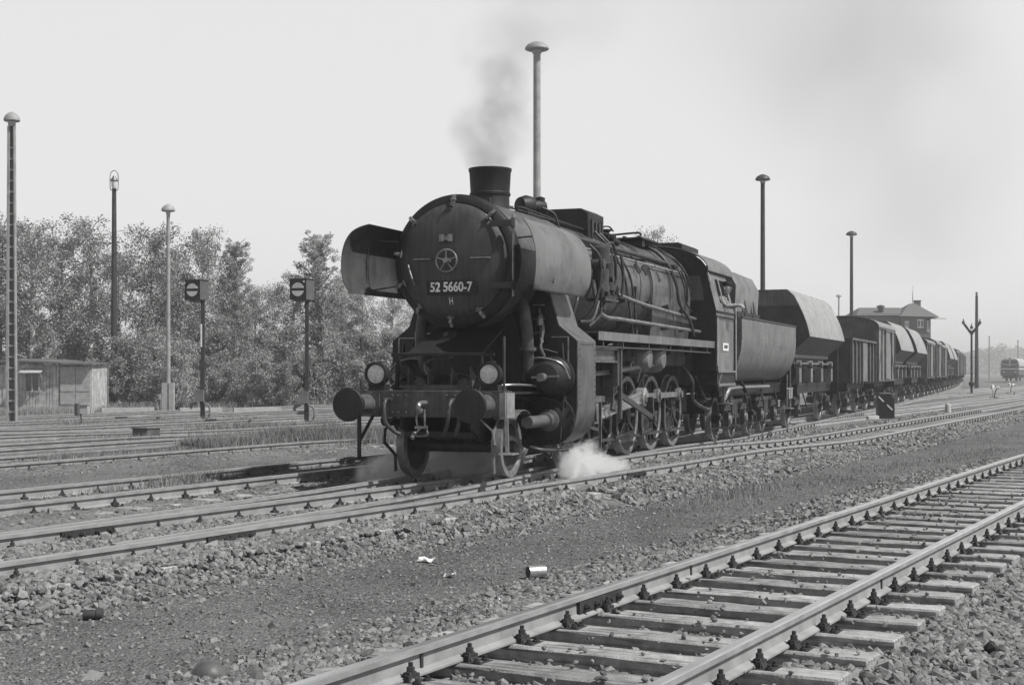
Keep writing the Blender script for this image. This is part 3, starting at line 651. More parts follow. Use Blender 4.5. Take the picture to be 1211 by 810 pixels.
# smoke deflectors
def deflector(sx):
    m = MB(); rows = []
    px8 = [1.13, 1.27, 1.37, 1.43, 1.455, 1.455, 1.43, 1.37]; pz8 = [3.58, 3.51, 3.38, 3.22, 3.05, 2.88, 2.72, 2.56]
    fa = [1.25, 1.02, .95, .93, .93, .93, .95, 1.05]; fb = [3.02, 3.22, 3.32, 3.36, 3.38, 3.38, 3.35, 3.22]; u8 = np.arange(8)
    for u in np.linspace(0, 7, 29):
        c4 = [float(np.convolve(np.pad(np.interp(np.arange(u-.6, u+.61, .2).clip(0, 7), u8, q), 0), np.ones(7)/7, 'valid')[0]) for q in (px8, pz8, fa, fb)]
        rows.append([(sx*c4[0], c4[2] + (c4[3]-c4[2])*j/10, c4[1]) for j in range(11)])
    m.strip(rows, lambda p: (-sx*.01, 0, -.006))
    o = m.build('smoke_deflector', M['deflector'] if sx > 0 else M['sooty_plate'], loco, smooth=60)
    b_ = MB()
    for y in (1.75, 2.9):
        b_.bar((sx*.86, y, 3.35), (sx*1.36, y, 3.38), .03, .02); b_.bar((sx*.9, y, 2.72), (sx*1.38, y, 2.66), .03, .02)
    for y in (1.7,): b_.tube([(sx*1.43, y, 2.7), (sx*1.425, y, 3.0), (sx*1.40, y, 3.25), (sx*1.3, y, 3.46)], .012, 6)
    b_.build('deflector_bracket', M['pipe'], loco)
for sx in (-1, 1): deflector(sx)
def rivets(pts, nrm, parent, r=.011):
    m = MB(); [m.lathe(p, nrm, [(0, r), (.006, r*.8), (.009, 0)], 6) for p in pts]; m.build('rivet_row', M['pipe'], parent, smooth=0)
rivets([(1.483, y, z) for y in (2.72, 3.46) for z in np.arange(1.0, 1.9, .09)] + [(1.483, y, 1.88) for y in np.arange(2.8, 3.4, .09)], (1, 0, 0), loco)
rivets([(1.453, y, z) for y in (12.06, 13.68) for z in np.arange(1.55, 2.6, .1)] + [(1.453, y, 2.56) for y in np.arange(12.1, 13.7, .1)], (1, 0, 0), loco)
# boiler with cladding bands
m = MB(); m.lathe((0, 4.45, BZ), (0, 1, 0), [(0, .90), (.02, .875), (4.4, .885), (4.41, .93), (7.4, .93), (7.5, .9)], 64); m.build('boiler', M['boiler'], loco)
m = MB(); m.prism([(-.93, 3.1), (-.9, 2.4), (-.8, 1.6), (.8, 1.6), (.9, 2.4), (.93, 3.1)], 8.9, 11.9); m.build('firebox', M['boiler'], loco)
for y, r in ((4.5, .905), (5.75, .889), (7.0, .892), (8.2, .896), (8.86, .944), (10.2, .942), (11.5, .944)):
    m = MB(); m.lathe((0, y, BZ), (0, 1, 0), [(0, r-.02), (0, r), (.06, r), (.06, r-.02)], 64, True); m.build('boiler_band', M['boiler'], loco)
# sand and steam dome casing
m = MB(); m.prism([(-.5, 3.7), (.5, 3.7), (.5, 4.2), (.36, 4.27), (-.36, 4.27), (-.5, 4.2)], 6.25, 7.15); m.build('dome_casing', M['soot'], loco, bevel=.015)
m = MB()
for k in range(3):
    m.box(.5, .53, 6.4+.2*k, 6.46+.2*k, 3.85, 4.05)
for yy in (6.4, 6.95): m.bar((.52, yy, 3.7), (.52, yy, 4.1), .02, .02)
m.tube([(.45, 7.0, 4.0), (.6, 7.1, 4.03), (.66, 7.2, 3.95)], .015, 6); m.build('sand_gear', M['pipe'], loco)
# turbo generator behind the chimney
m = MB(); m.lathe((-.06, 4.35, 4.13), (.5, 1, 0), [(0, .06), (.02, .13), (.14, .17), (.24, .16), (.3, .1), (.4, .12), (.52, .12), (.56, 0)], 18)
m.lathe((.16, 4.75, 4.08), (0, 0, 1), [(0, .07), (.2, .08), (.22, .03)], 10)
m.tube([(-.1, 4.2, 4.08), (-.3, 4.05, 4.1), (-.5, 4.0, 4.06), (-.52, 4.0, 3.9)], .022, 6); m.tube([(.25, 4.6, 4.1), (.42, 4.7, 4.0), (.5, 4.7, 3.75)], .02, 6)
for x in (-.12, .12): m.box(x-.02, x+.02, 4.3, 4.8, 3.88, 4.03)
m.build('turbo_generator', M['soot'], loco)
m = MB(); m.tube([(-.02, 2.2, 3.985), (.2, 3.2, 3.96), (.25, 4.2, 3.95), (.3, 6.2, 3.94)], .016, 6); m.tube([(.3, 3.3, 3.9), (.36, 3.3, 3.97), (.38, 4.6, 3.94), (.42, 6.3, 3.9)], .012, 6)
for y in (2.3, 3.4, 3.9): m.bar((.25, y, 3.88), (.25, y, 4.0), .03, .03)
m.build('top_pipe', M['pipe'], loco)
# pipes along the side, both sides
def pipes(sx, name, spec, r, mt='pipe'):
    m = MB(); [m.tube([(sx*x, y, z) for x, y, z in pts], r, 8) for pts in spec]; m.build(name, M[mt], loco)
def bz(x, r=.93): return BZ + math.sqrt(max(r*r - x*x, 0))
for sx in (-1, 1):
    pipes(sx, 'boiler_handrail', [[(.86, 4.6, 3.46), (.88, 6, 3.46), (.9, 9, 3.46), (.92, 11.6, 3.46)]], .017, 'bright')
    pipes(sx, 'steam_pipe', [[(.74, 4.6, 3.62), (.76, 7, 3.62), (.78, 9, 3.62), (.8, 11.2, 3.6)]], .045)
    pipes(sx, 'feed_pipe', [[(.98, 5.5, 2.5), (.98, 5.7, 2.76), (1.02, 6.2, 2.78), (1.03, 8, 2.68), (1.02, 11.9, 2.56)]], .038, 'steel')
    pipes(sx, 'blow_off_pipe', [[(1.0, 4.9, 2.95), (1.06, 5.0, 2.5), (1.1, 5.3, 2.37), (1.12, 6, 2.36), (1.12, 9, 2.33), (1.12, 11.9, 2.3)]], .034, 'steel')
    pipes(sx, 'injector_pipe', [[(.0, 10.3, 4.02), (.45, 10.3, 3.93), (.8, 10.3, 3.66), (1.0, 10.4, 3.2), (1.05, 10.5, 2.8), (1.15, 10.9, 2.5), (1.16, 11.2, 2.2)]], .035)
    pipes(sx, 'sand_pipe', [[(.5, 6.6, 3.9), (.72, 6.7, 3.64), (.93, 6.9, 3.2), (1.0, 7.0, 2.7), (1.05, 7.1, 2.1)], [(.5, 6.9, 3.9), (.75, 7.0, 3.6), (.95, 7.2, 3.2), (1.02, 7.3, 2.7), (1.06, 7.3, 2.1)]], .022)
    pipes(sx, 'lubricator_pipe', [[(.3, 11.0, 4.05), (.8, 11.0, 3.75), (1.0, 11.3, 3.4), (1.02, 11.5, 3.1)], [(.4, 10.7, 4.0), (.85, 10.8, 3.6), (.98, 11.0, 3.3), (1.0, 11.2, 2.9), (1.02, 11.6, 2.7)], [(.5, 11.2, 3.9), (.9, 11.3, 3.6), (.98, 11.5, 3.2)], [(.95, 11.0, 3.5), (1.02, 11.2, 3.2), (.98, 11.4, 2.9)]], .016)
    # feed pump cluster behind the deflector
    m = MB()
    for y, r, z0, z1 in ((5.15, .13, 2.75, 3.15), (5.15, .15, 3.2, 3.5), (5.55, .10, 2.8, 3.3)):
        m.lathe((sx*1.06, y, z0), (0, 0, 1), [(0, r*.6), (.02, r), (z1-z0-.02, r), (z1-z0, r*.6), (z1-z0+.04, .04)], 16)
    m.cyl((sx*.9, 4.9, 3.2), (sx*1.2, 4.9, 3.2), .08); m.cyl((sx*.9, 5.4, 3.0), (sx*1.2, 5.4, 3.0), .06)
    for y in (5.0, 5.3, 5.6, 5.85): m.lathe((sx*1.12, y, 2.68 + .1*(y-5)), (0, 0, 1), [(0, .03), (.1, .05), (.14, .05), (.2, .02)], 8)
    m.box(min(sx*.88, sx*1.2), max(sx*.88, sx*1.2), 4.95, 5.7, 2.62, 2.66); m.build('feed_pump', M['pipe'], loco)
    pipes(sx, 'pump_pipe', [[(1.12, 5.15, 3.5), (1.15, 5.5, 3.58), (1.12, 5.8, 3.3), (1.1, 5.8, 2.9), (1.14, 6.0, 2.7)], [(1.1, 5.5, 3.3), (1.14, 5.6, 3.4), (1.14, 5.75, 3.1), (1.12, 5.7, 2.8)], [(1.1, 5.0, 2.7), (1.1, 5.0, 2.4), (1.0, 4.7, 2.2)], [(1.0, 4.7, 3.5), (1.15, 4.8, 3.3), (1.14, 4.85, 2.9), (1.05, 4.8, 2.5)], [(1.12, 6.1, 3.45), (1.15, 6.15, 3.1), (1.13, 6.1, 2.7)], [(1.05, 3.7, 2.3), (1.1, 3.8, 2.6), (1.02, 4.0, 2.75)], [(1.1, 3.9, 2.25), (1.12, 4.5, 2.3), (1.1, 4.9, 2.6)]], .024)
    m = MB()                                          # small brackets, valves and covers that break up the cladding
    for y, z in ((6.4, 3.4), (7.9, 3.42), (8.4, 3.42), (9.3, 3.35)): m.bar((sx*.86, y, z), (sx*.93, y+.08, z-.16), .03, .07)
    for y in (5.2, 6.5, 7.8, 9.1, 10.4): m.lathe((sx*.86, y, 3.46), (sx, 0, 0), [(0, .02), (.06, .025)], 6)
    for y in (6.6, 8.2, 9.6, 11.0): m.bar((sx*.9, y, 2.3), (sx*1.14, y, 2.34), .04, .07); m.bar((sx*.9, y, 2.68), (sx*1.05, y, 2.72), .04, .09)
    m.box(min(sx*.905, sx*.955), max(sx*.905, sx*.955), 7.65, 7.73, 2.75, 3.0); m.build('pipe_bracket', M['pipe'], loco)
m = MB(); m.lathe((.1, 7.7, 3.88), (0, 0, 1), [(0, .12), (.12, .12), (.14, .07), (.22, .07), (.25, 0)], 12); m.lathe((-.15, 7.75, 3.88), (0, 0, 1), [(0, .1), (.14, .1), (.2, .05)], 12)
m.cyl((.2, 7.5, 3.95), (.6, 7.5, 3.85), .07); m.cyl((.45, 7.4, 3.86), (.5, 7.95, 3.82), .07); m.lathe((.35, 7.8, 3.9), (0, 0, 1), [(0, .05), (.1, .06), (.12, .1), (.15, .1), (.16, 0)], 8); m.build('check_valve', M['soot'], loco)
m = MB(); m.box(-.45, .55, 9.5, 10.9, 4.03, 4.06); m.box(.1, .5, 9.7, 9.9, 3.9, 4.03); m.tube([(.55, 9.4, 4.08), (.5, 9.4, 4.13), (.0, 9.6, 4.13), (-.4, 9.6, 4.12)], .02, 6)
for x in (-.3, 0, .3): m.lathe((x, 10.2, 3.93), (0, 0, 1), [(0, .08), (.1, .08), (.14, .04), (.22, .04)], 10)
m.build('steam_turret', M['soot'], loco)
# running boards
for sx in (-1, 1):
    m = MB(); a, b = sorted((sx*.93, sx*1.42)); m.box(a, b, 3.85, 11.95, 2.075, 2.10); a, b = sorted((sx*1.405, sx*1.425)); m.box(a, b, 3.85, 11.95, 1.965, 2.10)
    o = m.build('running_board', M['cab'] if sx > 0 else M['black'], loco)  # sunny board coloured pale, the shaded one black
    m = MB(); m.tube([(sx*1.38, 3.7, 1.86), (sx*1.38, 8, 1.87), (sx*1.38, 11.7, 1.86)], .018, 6)
    for y in (4.2, 5.3, 6.9, 8.4, 10.0, 11.4): m.bar((sx*1.38, y, 1.84), (sx*1.38, y, 1.99), .05, .03); m.prism([(sx*.9, 2.07), (sx*1.38, 2.07), (sx*.9, 1.8)], y+.06, y+.075)
    m.build('board_bracket', M['pipe'], loco)
# cylinders
def cyls(sx):
    poly = [(.4, 2.72), (.98, 2.68), (1.05, 2.62), (1.2, 2.16), (1.44, 1.97), (1.48, 1.93), (1.48, .95)] + [(1.48 - .42*(1-math.cos(R(a))), .95 - .52*math.sin(R(a))) for a in (20, 40, 60, 80)] + [(.95, .40), (.4, .40)]
    m = MB(); m.prism([(sx*x, z) for x, z in poly], 2.66, 3.52); c = m.build('cylinder_block', M['cylinder'] if sx > 0 else M['black'], loco, smooth=30, bevel=.012)  # pale block towards the sun, black one away: light put into the colour
    p2 = [(x*.985, z + (.01 if z < 1 else -.012)) for x, z in poly]
    m = MB(); m.prism([(sx*x, z) for x, z in p2], 2.648, 2.662); m.box(min(sx*1.1, sx*1.34), max(sx*1.1, sx*1.34), 2.61, 2.65, 1.6, 1.98); m.build('shaded_front', M['soot'], c)  # dark sheet puts the shade of the block's front into its colour
    m = MB(); m.lathe((sx*1.12, 2.655, 1.4), (0, -1, 0), [(0, .31), (.08, .315), (.12, .3), (.16, .27), (.45, .2), (.48, .12), (.48, 0)], 30)
    m.lathe((sx*1.12, 2.65, 1.4), (0, -1, 0), [(0, .318), (.1, .318), (.1, .1)], 30); m.build('valve_cover', M['soot'], loco)
    m = MB(); m.cyl((sx*1.12, 2.2, 1.4), (sx*1.12, 2.02, 1.4), .06); m.bar((sx*.95, 2.15, 1.4), (sx*1.35, 2.15, 1.42), .03, .03); m.tube([(sx*.8, 2.4, 1.62), (sx*1.0, 2.36, 1.68), (sx*1.3, 2.4, 1.6), (sx*1.4, 2.5, 1.38)], .018, 6); m.build('valve_spindle', M['steel'], loco)
    m = MB(); m.lathe((sx*.78, 2.45, 1.44), (sx, 0, 0), [(0, .0), (.01, .16), (.3, .2), (.32, .0)], 20); m.build('equalising_valve', M['soot'], loco)
    m = MB(); m.lathe((sx*1.08, 2.65, .78), (0, -1, 0), [(0, .36), (.05, .36), (.06, .27), (.1, .2), (.12, .12)], 30)
    for k in range(16):
        a = 2*PI*k/16; m.cyl((sx*1.08 + .335*math.cos(a), 2.6, .78 + .335*math.sin(a)), (sx*1.08 + .335*math.cos(a), 2.565, .78 + .335*math.sin(a)), .024, None, 6)
    m.build('cylinder_cover', M['black'], loco)
    m = MB(); m.cyl((sx*1.08, 2.55, .78), (sx*1.08, 1.6, .78), .085, None, 20); m.lathe((sx*1.08, 2.52, .78), (0, -1, 0), [(0, .16), (.03, .16), (.05, .11), (.12, .10), (.14, .12), (.19, .12), (.2, .085)], 18); m.build('tail_rod_tube', M['cylinder'] if sx > 0 else M['black'], loco)  # paler tube on the sun side, standing in for light
    m = MB(); m.tube([(sx*1.26, 2.6, 1.9), (sx*1.3, 2.58, 1.3), (sx*1.24, 2.56, .5)], .014, 6)
    for y, z in ((2.56, 1.75), (2.56, 1.05)): m.tube([(sx*.7, y, z), (sx*.95, y-.05, z+.06), (sx*1.2, y, z)], .014, 6)
    m.tube([(sx*.7, 2.5, .5), (sx*.85, 2.2, .42), (sx*1.1, 2.3, .36), (sx*1.2, 3.0, .34)], .03, 8); m.tube([(sx*.75, 2.55, 1.1), (sx*.6, 2.0, 1.15), (sx*.66, 1.5, 1.2)], .03, 8); m.build('drain_pipe', M['pipe'], loco)
for sx in (-1, 1): cyls(sx)
for sx in (-1, 1):
    m = MB(); m.tube([(sx*.72, 2.3, 2.6), (sx*.8, 2.28, 2.3), (sx*.84, 2.3, 1.9), (sx*.8, 2.4, 1.35)], .085, 12); m.lathe((sx*.84, 2.3, 1.78), (0, 0, 1), [(0, .12), (.05, .12)], 14); m.build('steam_inlet_pipe', M['beam'], loco)
    m = MB(); m.tube([(sx*.9, 2.6, 2.4), (sx*1.0, 2.5, 2.1), (sx*.98, 2.45, 1.85), (sx*1.02, 2.5, 1.7)], .022, 6); m.tube([(sx*.93, 2.6, 2.3), (sx*.96, 2.55, 1.9)], .03, 6); m.lathe((sx*.95, 2.5, 2.15), (0, 0, 1), [(0, .04), (.1, .05), (.14, .02)], 8)
    m.tube([(sx*.5, 1.2, 1.25), (sx*.9, 1.5, 1.3), (sx*1.0, 2.2, 1.28)], .02, 6); m.tube([(sx*.3, 1.6, 1.25), (sx*.5, 1.7, 1.6), (sx*.3, 2.2, 1.7)], .025, 6); m.build('lubricating_line', M['steel'], loco)
    m = MB(); m.bar((sx*1.345, 2.615, 1.6), (sx*1.345, 2.615, 1.99), .015, .02); m.bar((sx*1.09, 2.612, 1.985), (sx*1.345, 2.612, 1.985), .015, .015); m.bar((sx*1.3, 2.63, .55), (sx*1.3, 2.63, 1.55), .01, .012)
    for z in (2.05, 2.25, 2.45): m.bar((sx*.80, 2.62, z), (sx*.98, 2.62, z), .02, .02)
    m.build('front_trim', M['steel'], loco)
m = MB()                                              # frame stretcher, sandbox and small gear below the smokebox
m.box(-.5, .5, .95, 1.0, 1.22, 1.3)
for x in (-.45, -.15, .2, .48): m.prism([(1.0, 1.2), (1.5, 1.2), (1.0, 1.55)], x-.01, x+.01, 'x')
for x in (-.3, .36): m.lathe((x, 1.25, 1.3), (0, -1, 0), [(0, .1), (.2, .1), (.22, .06), (.24, 0)], 14)
m.tube([(-.9, 1.4, 1.25), (-.6, 1.3, 1.42), (-.2, 1.3, 1.36), (.2, 1.3, 1.45), (.6, 1.35, 1.3)], .022, 6); m.build('front_gear', M['beam'], loco)
# mudguard over the leading wheel
for sx in (-1, 1):
    m = MB(); m.strip([[(sx*.98, 1.76 - .52*math.cos(R(a)), .42 + .52*math.sin(R(a))), (sx*.66, 1.76 - .52*math.cos(R(a)), .42 + .52*math.sin(R(a)))] for a in range(50, 130, 10)], lambda p: (0, 0, .012)); m.build('mudguard', M['steel'], loco)
# wheels
def wheel_mesh(r, spokes, cwt, name, disc=False):
    m = MB(); wr = .135
    m.lathe((0, 0, 0), (1, 0, 0), [(.0, r-.075), (.0, r), (.10, r+.004), (.108, r+.028), (.132, r+.026), (.135, r-.07), (.1, r-.09), (.03, r-.09)][::-1], 48, True)
    t = m; m = MB()
    m.lathe((-.03, 0, 0), (1, 0, 0), [(0, .0), (0, .13*r/.7), (.2, .15*r/.7), (.2, 0)], 20)
    if disc: m.lathe((0, 0, 0), (1, 0, 0), [(.03, 0), (.03, .06), (.07, .14), (.045, r-.1), (.02, r-.07), (.12, r-.08), (.1, .14), (.13, .06), (.13, 0)], 40); m.lathe((-.07, 0, 0), (1, 0, 0), [(0, 0), (0, .075), (.05, .095), (.12, .1)], 20)
    else:
        for k in range(spokes):
            a = 2*PI*(k+.5)/spokes; c, s_ = math.cos(a), math.sin(a); m.bar((.06, .1*r*c, .1*r*s_), (.06, (r-.06)*c, (r-.06)*s_), .055, .05, (1, 0, 0))
        m.lathe((.02, 0, 0), (1, 0, 0), [(.0, r-.1), (.0, r-.06), (.09, r-.06), (.09, r-.1)], 48, True)
    return t, m
def wheel(name, loc, r, sx, spokes=13, cw=0, disc=False, crank=None, parent=loco, mt='wheel'):
    t, m = wheel_mesh(r, spokes, cw, name, disc)
    if crank is not None:
        m.lathe((-.13, 0, .33), (1, 0, 0), [(0, .0), (0, .065), (.1, .065), (.1, .1), (.25, .1)], 14)
    o = m.build(name, M[mt], parent, loc); t.build('tyre', M['tyre'], o)
    if cw:
        q = MB(); q.prism([((r-.085)*math.sin(R(a)), -(r-.085)*math.cos(R(a))) for a in range(-cw, cw+1, 6)], .01, .1, 'x'); q.build('counterweight', M['wheel'], o)
    if sx < 0: o.rotation_euler = (0, 0, PI)
    return o
# local wheel: outer face at x=0 and flange towards +x; so the right-hand wheel is turned round
AX = [4.36, 6.01, 7.66, 9.31, 10.96]
for sx in (1, -1):
    o = wheel('leading_wheel', (sx*.79, 1.76, .425), .425, -sx, disc=True)
    for k, y in enumerate(AX):
        wheel('driving_wheel', (sx*.79, y, .70), .70, -sx, 13, 62 if k == 2 else 34, crank=1)
for y, r in [(1.76, .08)] + [(y, .1) for y in AX]: MB().cyl((-.75, y, .425 if y < 2 else .7), (.75, y, .425 if y < 2 else .7), r).build('axle', M['wheel'], loco)
for sx in (1, -1):
    X = lambda a, b: tuple(sorted((sx*a, sx*b)))
    m = MB(); x = sx*.90
    for a, b in zip(AX, AX[1:]): m.bar((x, a, 1.03), (x, b, 1.03), .05, .10)
    for y in AX: m.lathe((sx*.86, y, 1.03), (sx, 0, 0), [(0, .13), (.08, .13), (.09, .07), (.13, .07)], 16)
    m.build('coupling_rod', M['steel'], loco)
    m = MB(); x = sx*1.06; a, b = Vector((x, 4.75, .78)), Vector((x, 7.66, 1.03)); d = (b-a).normalized(); nrm = Vector((0, -d.z, d.y))
    m.bar(a, b, .035, .15); m.bar(a + nrm*.068, b + nrm*.085, .07, .035); m.bar(a - nrm*.068, b - nrm*.085, .07, .035); m.lathe((sx*.98, 7.66, 1.03), (sx, 0, 0), [(0, .17), (.14, .17), (.15, .09), (.18, .09)], 18); m.lathe((sx*.98, 4.75, .78), (sx, 0, 0), [(0, .12), (.14, .12)], 14); m.build('connecting_rod', M['bright'] if sx > 0 else M['steel'], loco)  # brighter steel on the sun side, standing in for sunlight
    m = MB(); m.box(*X(.98, 1.14), 4.55, 4.95, .66, .98); m.cyl((sx*1.06, 3.5, .78), (sx*1.06, 4.6, .78), .045); m.build('crosshead', M['steel'], loco)
    m = MB(); m.box(*X(1.0, 1.12), 3.5, 5.25, 1.0, 1.09); m.build('slide_bar', M['steel'], loco)
    m = MB(); m.box(*X(.5, 1.25), 5.22, 5.27, 1.0, 1.9); m.box(*X(1.26, 1.34), 5.16, 5.3, 1.25, 1.95); m.bar((sx*1.34, 5.28, 1.95), (sx*1.34, 5.28, .72), .05, .07); m.bar((sx*1.34, 4.2, 1.0), (sx*1.34, 4.2, .3), .03, .04); m.box(*X(1.26, 1.3), 3.55, 5.3, 1.66, 1.82); m.bar((sx*1.3, 3.55, 1.64), (sx*1.3, 5.3, 1.64), .08, .03); m.bar((sx*1.3, 3.55, 1.84), (sx*1.3, 5.3, 1.84), .08, .03); m.build('motion_bracket', M['boiler'] if sx > 0 else M['black'], loco)  # near bracket lighter, far one black, as painted sun and shade
    m = MB(); m.tube([(sx*1.16, 5.5, 1.75), (sx*1.16, 5.62, 1.5), (sx*1.16, 5.66, 1.3), (sx*1.16, 5.62, 1.1), (sx*1.16, 5.5, .85)], .05, 6); m.bar((sx*1.2, 3.6, 1.42), (sx*1.2, 5.7, 1.5), .03, .07); m.bar((sx*1.2, 4.2, 1.42), (sx*1.2, 4.45, .7), .03, .05); m.bar((sx*1.16, 4.8, .55), (sx*1.16, 4.2, .62), .03, .05); m.bar((sx*1.1, 4.8, .9), (sx*1.1, 4.8, .5), .03, .05); m.build('expansion_link', M['pipe'], loco)
    m = MB(); m.bar((sx*1.24, 5.55, 1.12), (sx*1.24, 7.72, .66), .045, .09); m.lathe((sx*1.18, 7.72, .66), (sx, 0, 0), [(0, .08), (.12, .08)], 12); m.bar((sx*1.2, 7.66, 1.03), (sx*1.2, 7.72, .66), .05, .12); m.build('eccentric_rod', M['pipe'], loco)
    m = MB(); m.bar((sx*1.2, 5.75, 1.5), (sx*1.2, 8.2, 1.62), .03, .06); m.tube([(sx*1.2, 6.3, 1.5), (sx*1.24, 6.4, 1.7), (sx*1.2, 6.55, 1.8)], .018, 6); m.tube([(sx*1.18, 6.9, 1.3), (sx*1.22, 7.0, 1.55), (sx*1.2, 7.15, 1.6), (sx*1.2, 7.2, 1.2)], .018, 6); m.cyl((sx*.6, 6.6, 1.62), (sx*1.2, 6.6, 1.62), .04); m.build('reversing_shaft', M['pipe'], loco)
    for y in (7.2, 8.15):
        m = MB(); m.lathe((sx*.3, y, 1.72), (sx, 0, 0), [(0, 0), (.03, .2), (.08, .26), (.86, .26), (.96, .24), (1.03, .17), (1.06, 0)], 26); m.build('air_reservoir', M['cab'] if sx > 0 else M['black'], loco)  # tanks pale where sunlit and black where shaded, by colour
    m = MB()
    for y in [5.2, 6.85, 8.5, 10.15]:
        m.bar((sx*.8, y, 1.1), (sx*.8, y+.02, .38), .05, .06); m.box(*X(.7, .84), y-.08, y+.05, .45, .9); m.bar((sx*.95, y+.2, .42), (sx*.95, y-.5, .36), .03, .04); m.tube([(sx*.85, y+.3, 1.2), (sx*.88, y+.35, .7), (sx*.8, y+.2, .3)], .016, 6)
    m.bar((sx*.9, 4.2, .34), (sx*.9, 11.4, .34), .03, .05); m.build('brake_gear', M['pipe'], loco)
    m = MB(); m.tube([(sx*.9, 11.2, 1.6), (sx*1.1, 11.3, 1.3), (sx*1.05, 11.6, .9), (sx*1.2, 12.2, .7), (sx*1.1, 13.0, .72)], .04, 8); m.tube([(sx*1.0, 12.0, 1.4), (sx*1.15, 12.1, 1.0), (sx*1.1, 12.6, .9), (sx*1.0, 13.4, .9)], .03, 8); m.lathe((sx*1.0, 12.3, .9), (0, 1, 0), [(0, .06), (.05, .11), (.3, .11), (.36, .05)], 12); m.build('injector', M['pipe'], loco)
# cab
for sx in (1, -1):
    c = M['cab'] if sx > 0 else M['black']  # sun and shade put into the colour: near side pale, far side black
    m = MB(); W0, W1 = 1.45, 1.24                     # waist half width, eaves half width
    def wx(z): return W0 if z <= 2.75 else W0 - (W0-W1)*(z-2.75)/(3.58-2.75)
    def panel(y0, y1, z0, z1):
        m.strip([[(sx*wx(z), y0, z), (sx*wx(z), y1, z)] for z in (z0, z1)], lambda p: (-sx*.02, 0, 0))
    panel(11.98, 13.75, 1.5, 2.75); panel(11.98, 12.55, 2.75, 3.58); panel(13.55, 13.75, 2.75, 3.58); panel(12.55, 13.55, 3.42, 3.58); panel(12.55, 13.55, 2.75, 2.92)
    o = m.build('cab_side', c, loco)
    m = MB()
    for z in (2.62, 2.72): m.bar((sx*1.462, 11.98, z), (sx*1.462, 13.75, z), .018, .03)
    for y in (12.0, 13.72): m.bar((sx*1.46, y, 1.5), (sx*1.46, y, 2.6), .015, .035)
    m.build('beading', M['black'], o)
    m = MB(); m.box(*sorted((sx*1.455, sx*1.468)), 12.55, 13.1, 1.92, 2.08); pl2 = m.build('cab_number_plate', M['white'], loco)
    if sx > 0: text('52 5660-7', .105, M['soot'], pl2, (1.471, 12.82, 2.0), (R(90), 0, R(90)), sx=.85)
    m = MB(); m.box(*sorted((sx*.9, sx*1.46)), 12.0, 13.8, 1.18, 1.5-.004); m.build('cab_step_board', M['black'], loco)
    m = MB(); m.box(*sorted((sx*1.3, sx*1.5)), 12.0, 13.7, 1.18, 1.235); m.box(*sorted((sx*1.3, sx*1.5)), 12.0, 13.7, 1.46, 1.50); m.bar((sx*1.46, 12.1, 1.2), (sx*1.46, 12.5, 1.48), .02, .03)
    m.box(*sorted((sx*1.15, sx*1.45)), 13.3, 13.7, .78, .80); m.bar((sx*1.3, 13.4, 1.2), (sx*1.3, 13.4, .8), .03, .03); m.build('cab_footboard', M['steel'] if sx > 0 else M['black'], loco)  # lighter footboard on the sun side, black in the shade, by material
    m = MB(); a = [(sx*.98, 11.9, z) for z in (2.98, 3.42)]; 
    m.strip([[(sx*.72, 11.93, 2.95), (sx*1.2, 11.93, 2.95)], [(sx*.72, 11.93, 3.46), (sx*1.12, 11.93, 3.46)]], lambda p: (0, .01, 0)); m.build('cab_front_window', M['glass'], loco)
    m = MB(); m.tube([(sx*1.2, 12.0, 3.0), (sx*1.33, 11.96, 3.3), (sx*1.27, 11.96, 3.52)], .016, 6); m.bar((sx*1.47, 12.52, 2.95), (sx*1.34, 12.56, 3.42), .03, .02); m.tube([(sx*1.48, 11.96, 1.6), (sx*1.48, 11.96, 2.6)], .016, 6); m.tube([(sx*1.48, 13.8, 1.3), (sx*1.48, 13.8, 2.9)], .018, 6); m.build('grab_rail', M['bright'], loco)
m = MB(); ro = [(1.24*math.cos(R(a)), 3.58 + .5*math.sin(R(a))) for a in range(0, 181, 12)]
m.prism([(-1.45, 1.5), (-.95, 1.5), (-.95, 2.4), (.95, 2.4), (.95, 1.5), (1.45, 1.5), (1.45, 2.75)] + ro + [(-1.45, 2.75)], 11.94, 11.98); m.build('cab_front', M['soot'], loco)
m = MB(); ro2 = [(1.30*math.cos(R(a)), 3.56 + .53*math.sin(R(a))) for a in range(-2, 183, 8)]
m.strip([[(x, y, z) for y in (11.85, 13, 14.25)] for x, z in ro2], lambda p: (p[0]*.012, 0, .018)); m.build('cab_roof', M['cab'], loco)
m = MB(); m.prism([(-.6, 4.06), (.6, 4.06), (.6, 4.17), (.52, 4.21), (-.52, 4.21), (-.6, 4.17)], 12.5, 14.0); m.build('roof_vent', M['soot'], loco)
m = MB(); m.box(-1.4, 1.4, 12.0, 14.1, 1.98, 2.02); m.box(-.9, .9, 12.05, 12.5, 2.02, 3.3); m.build('cab_floor', M['soot'], loco)

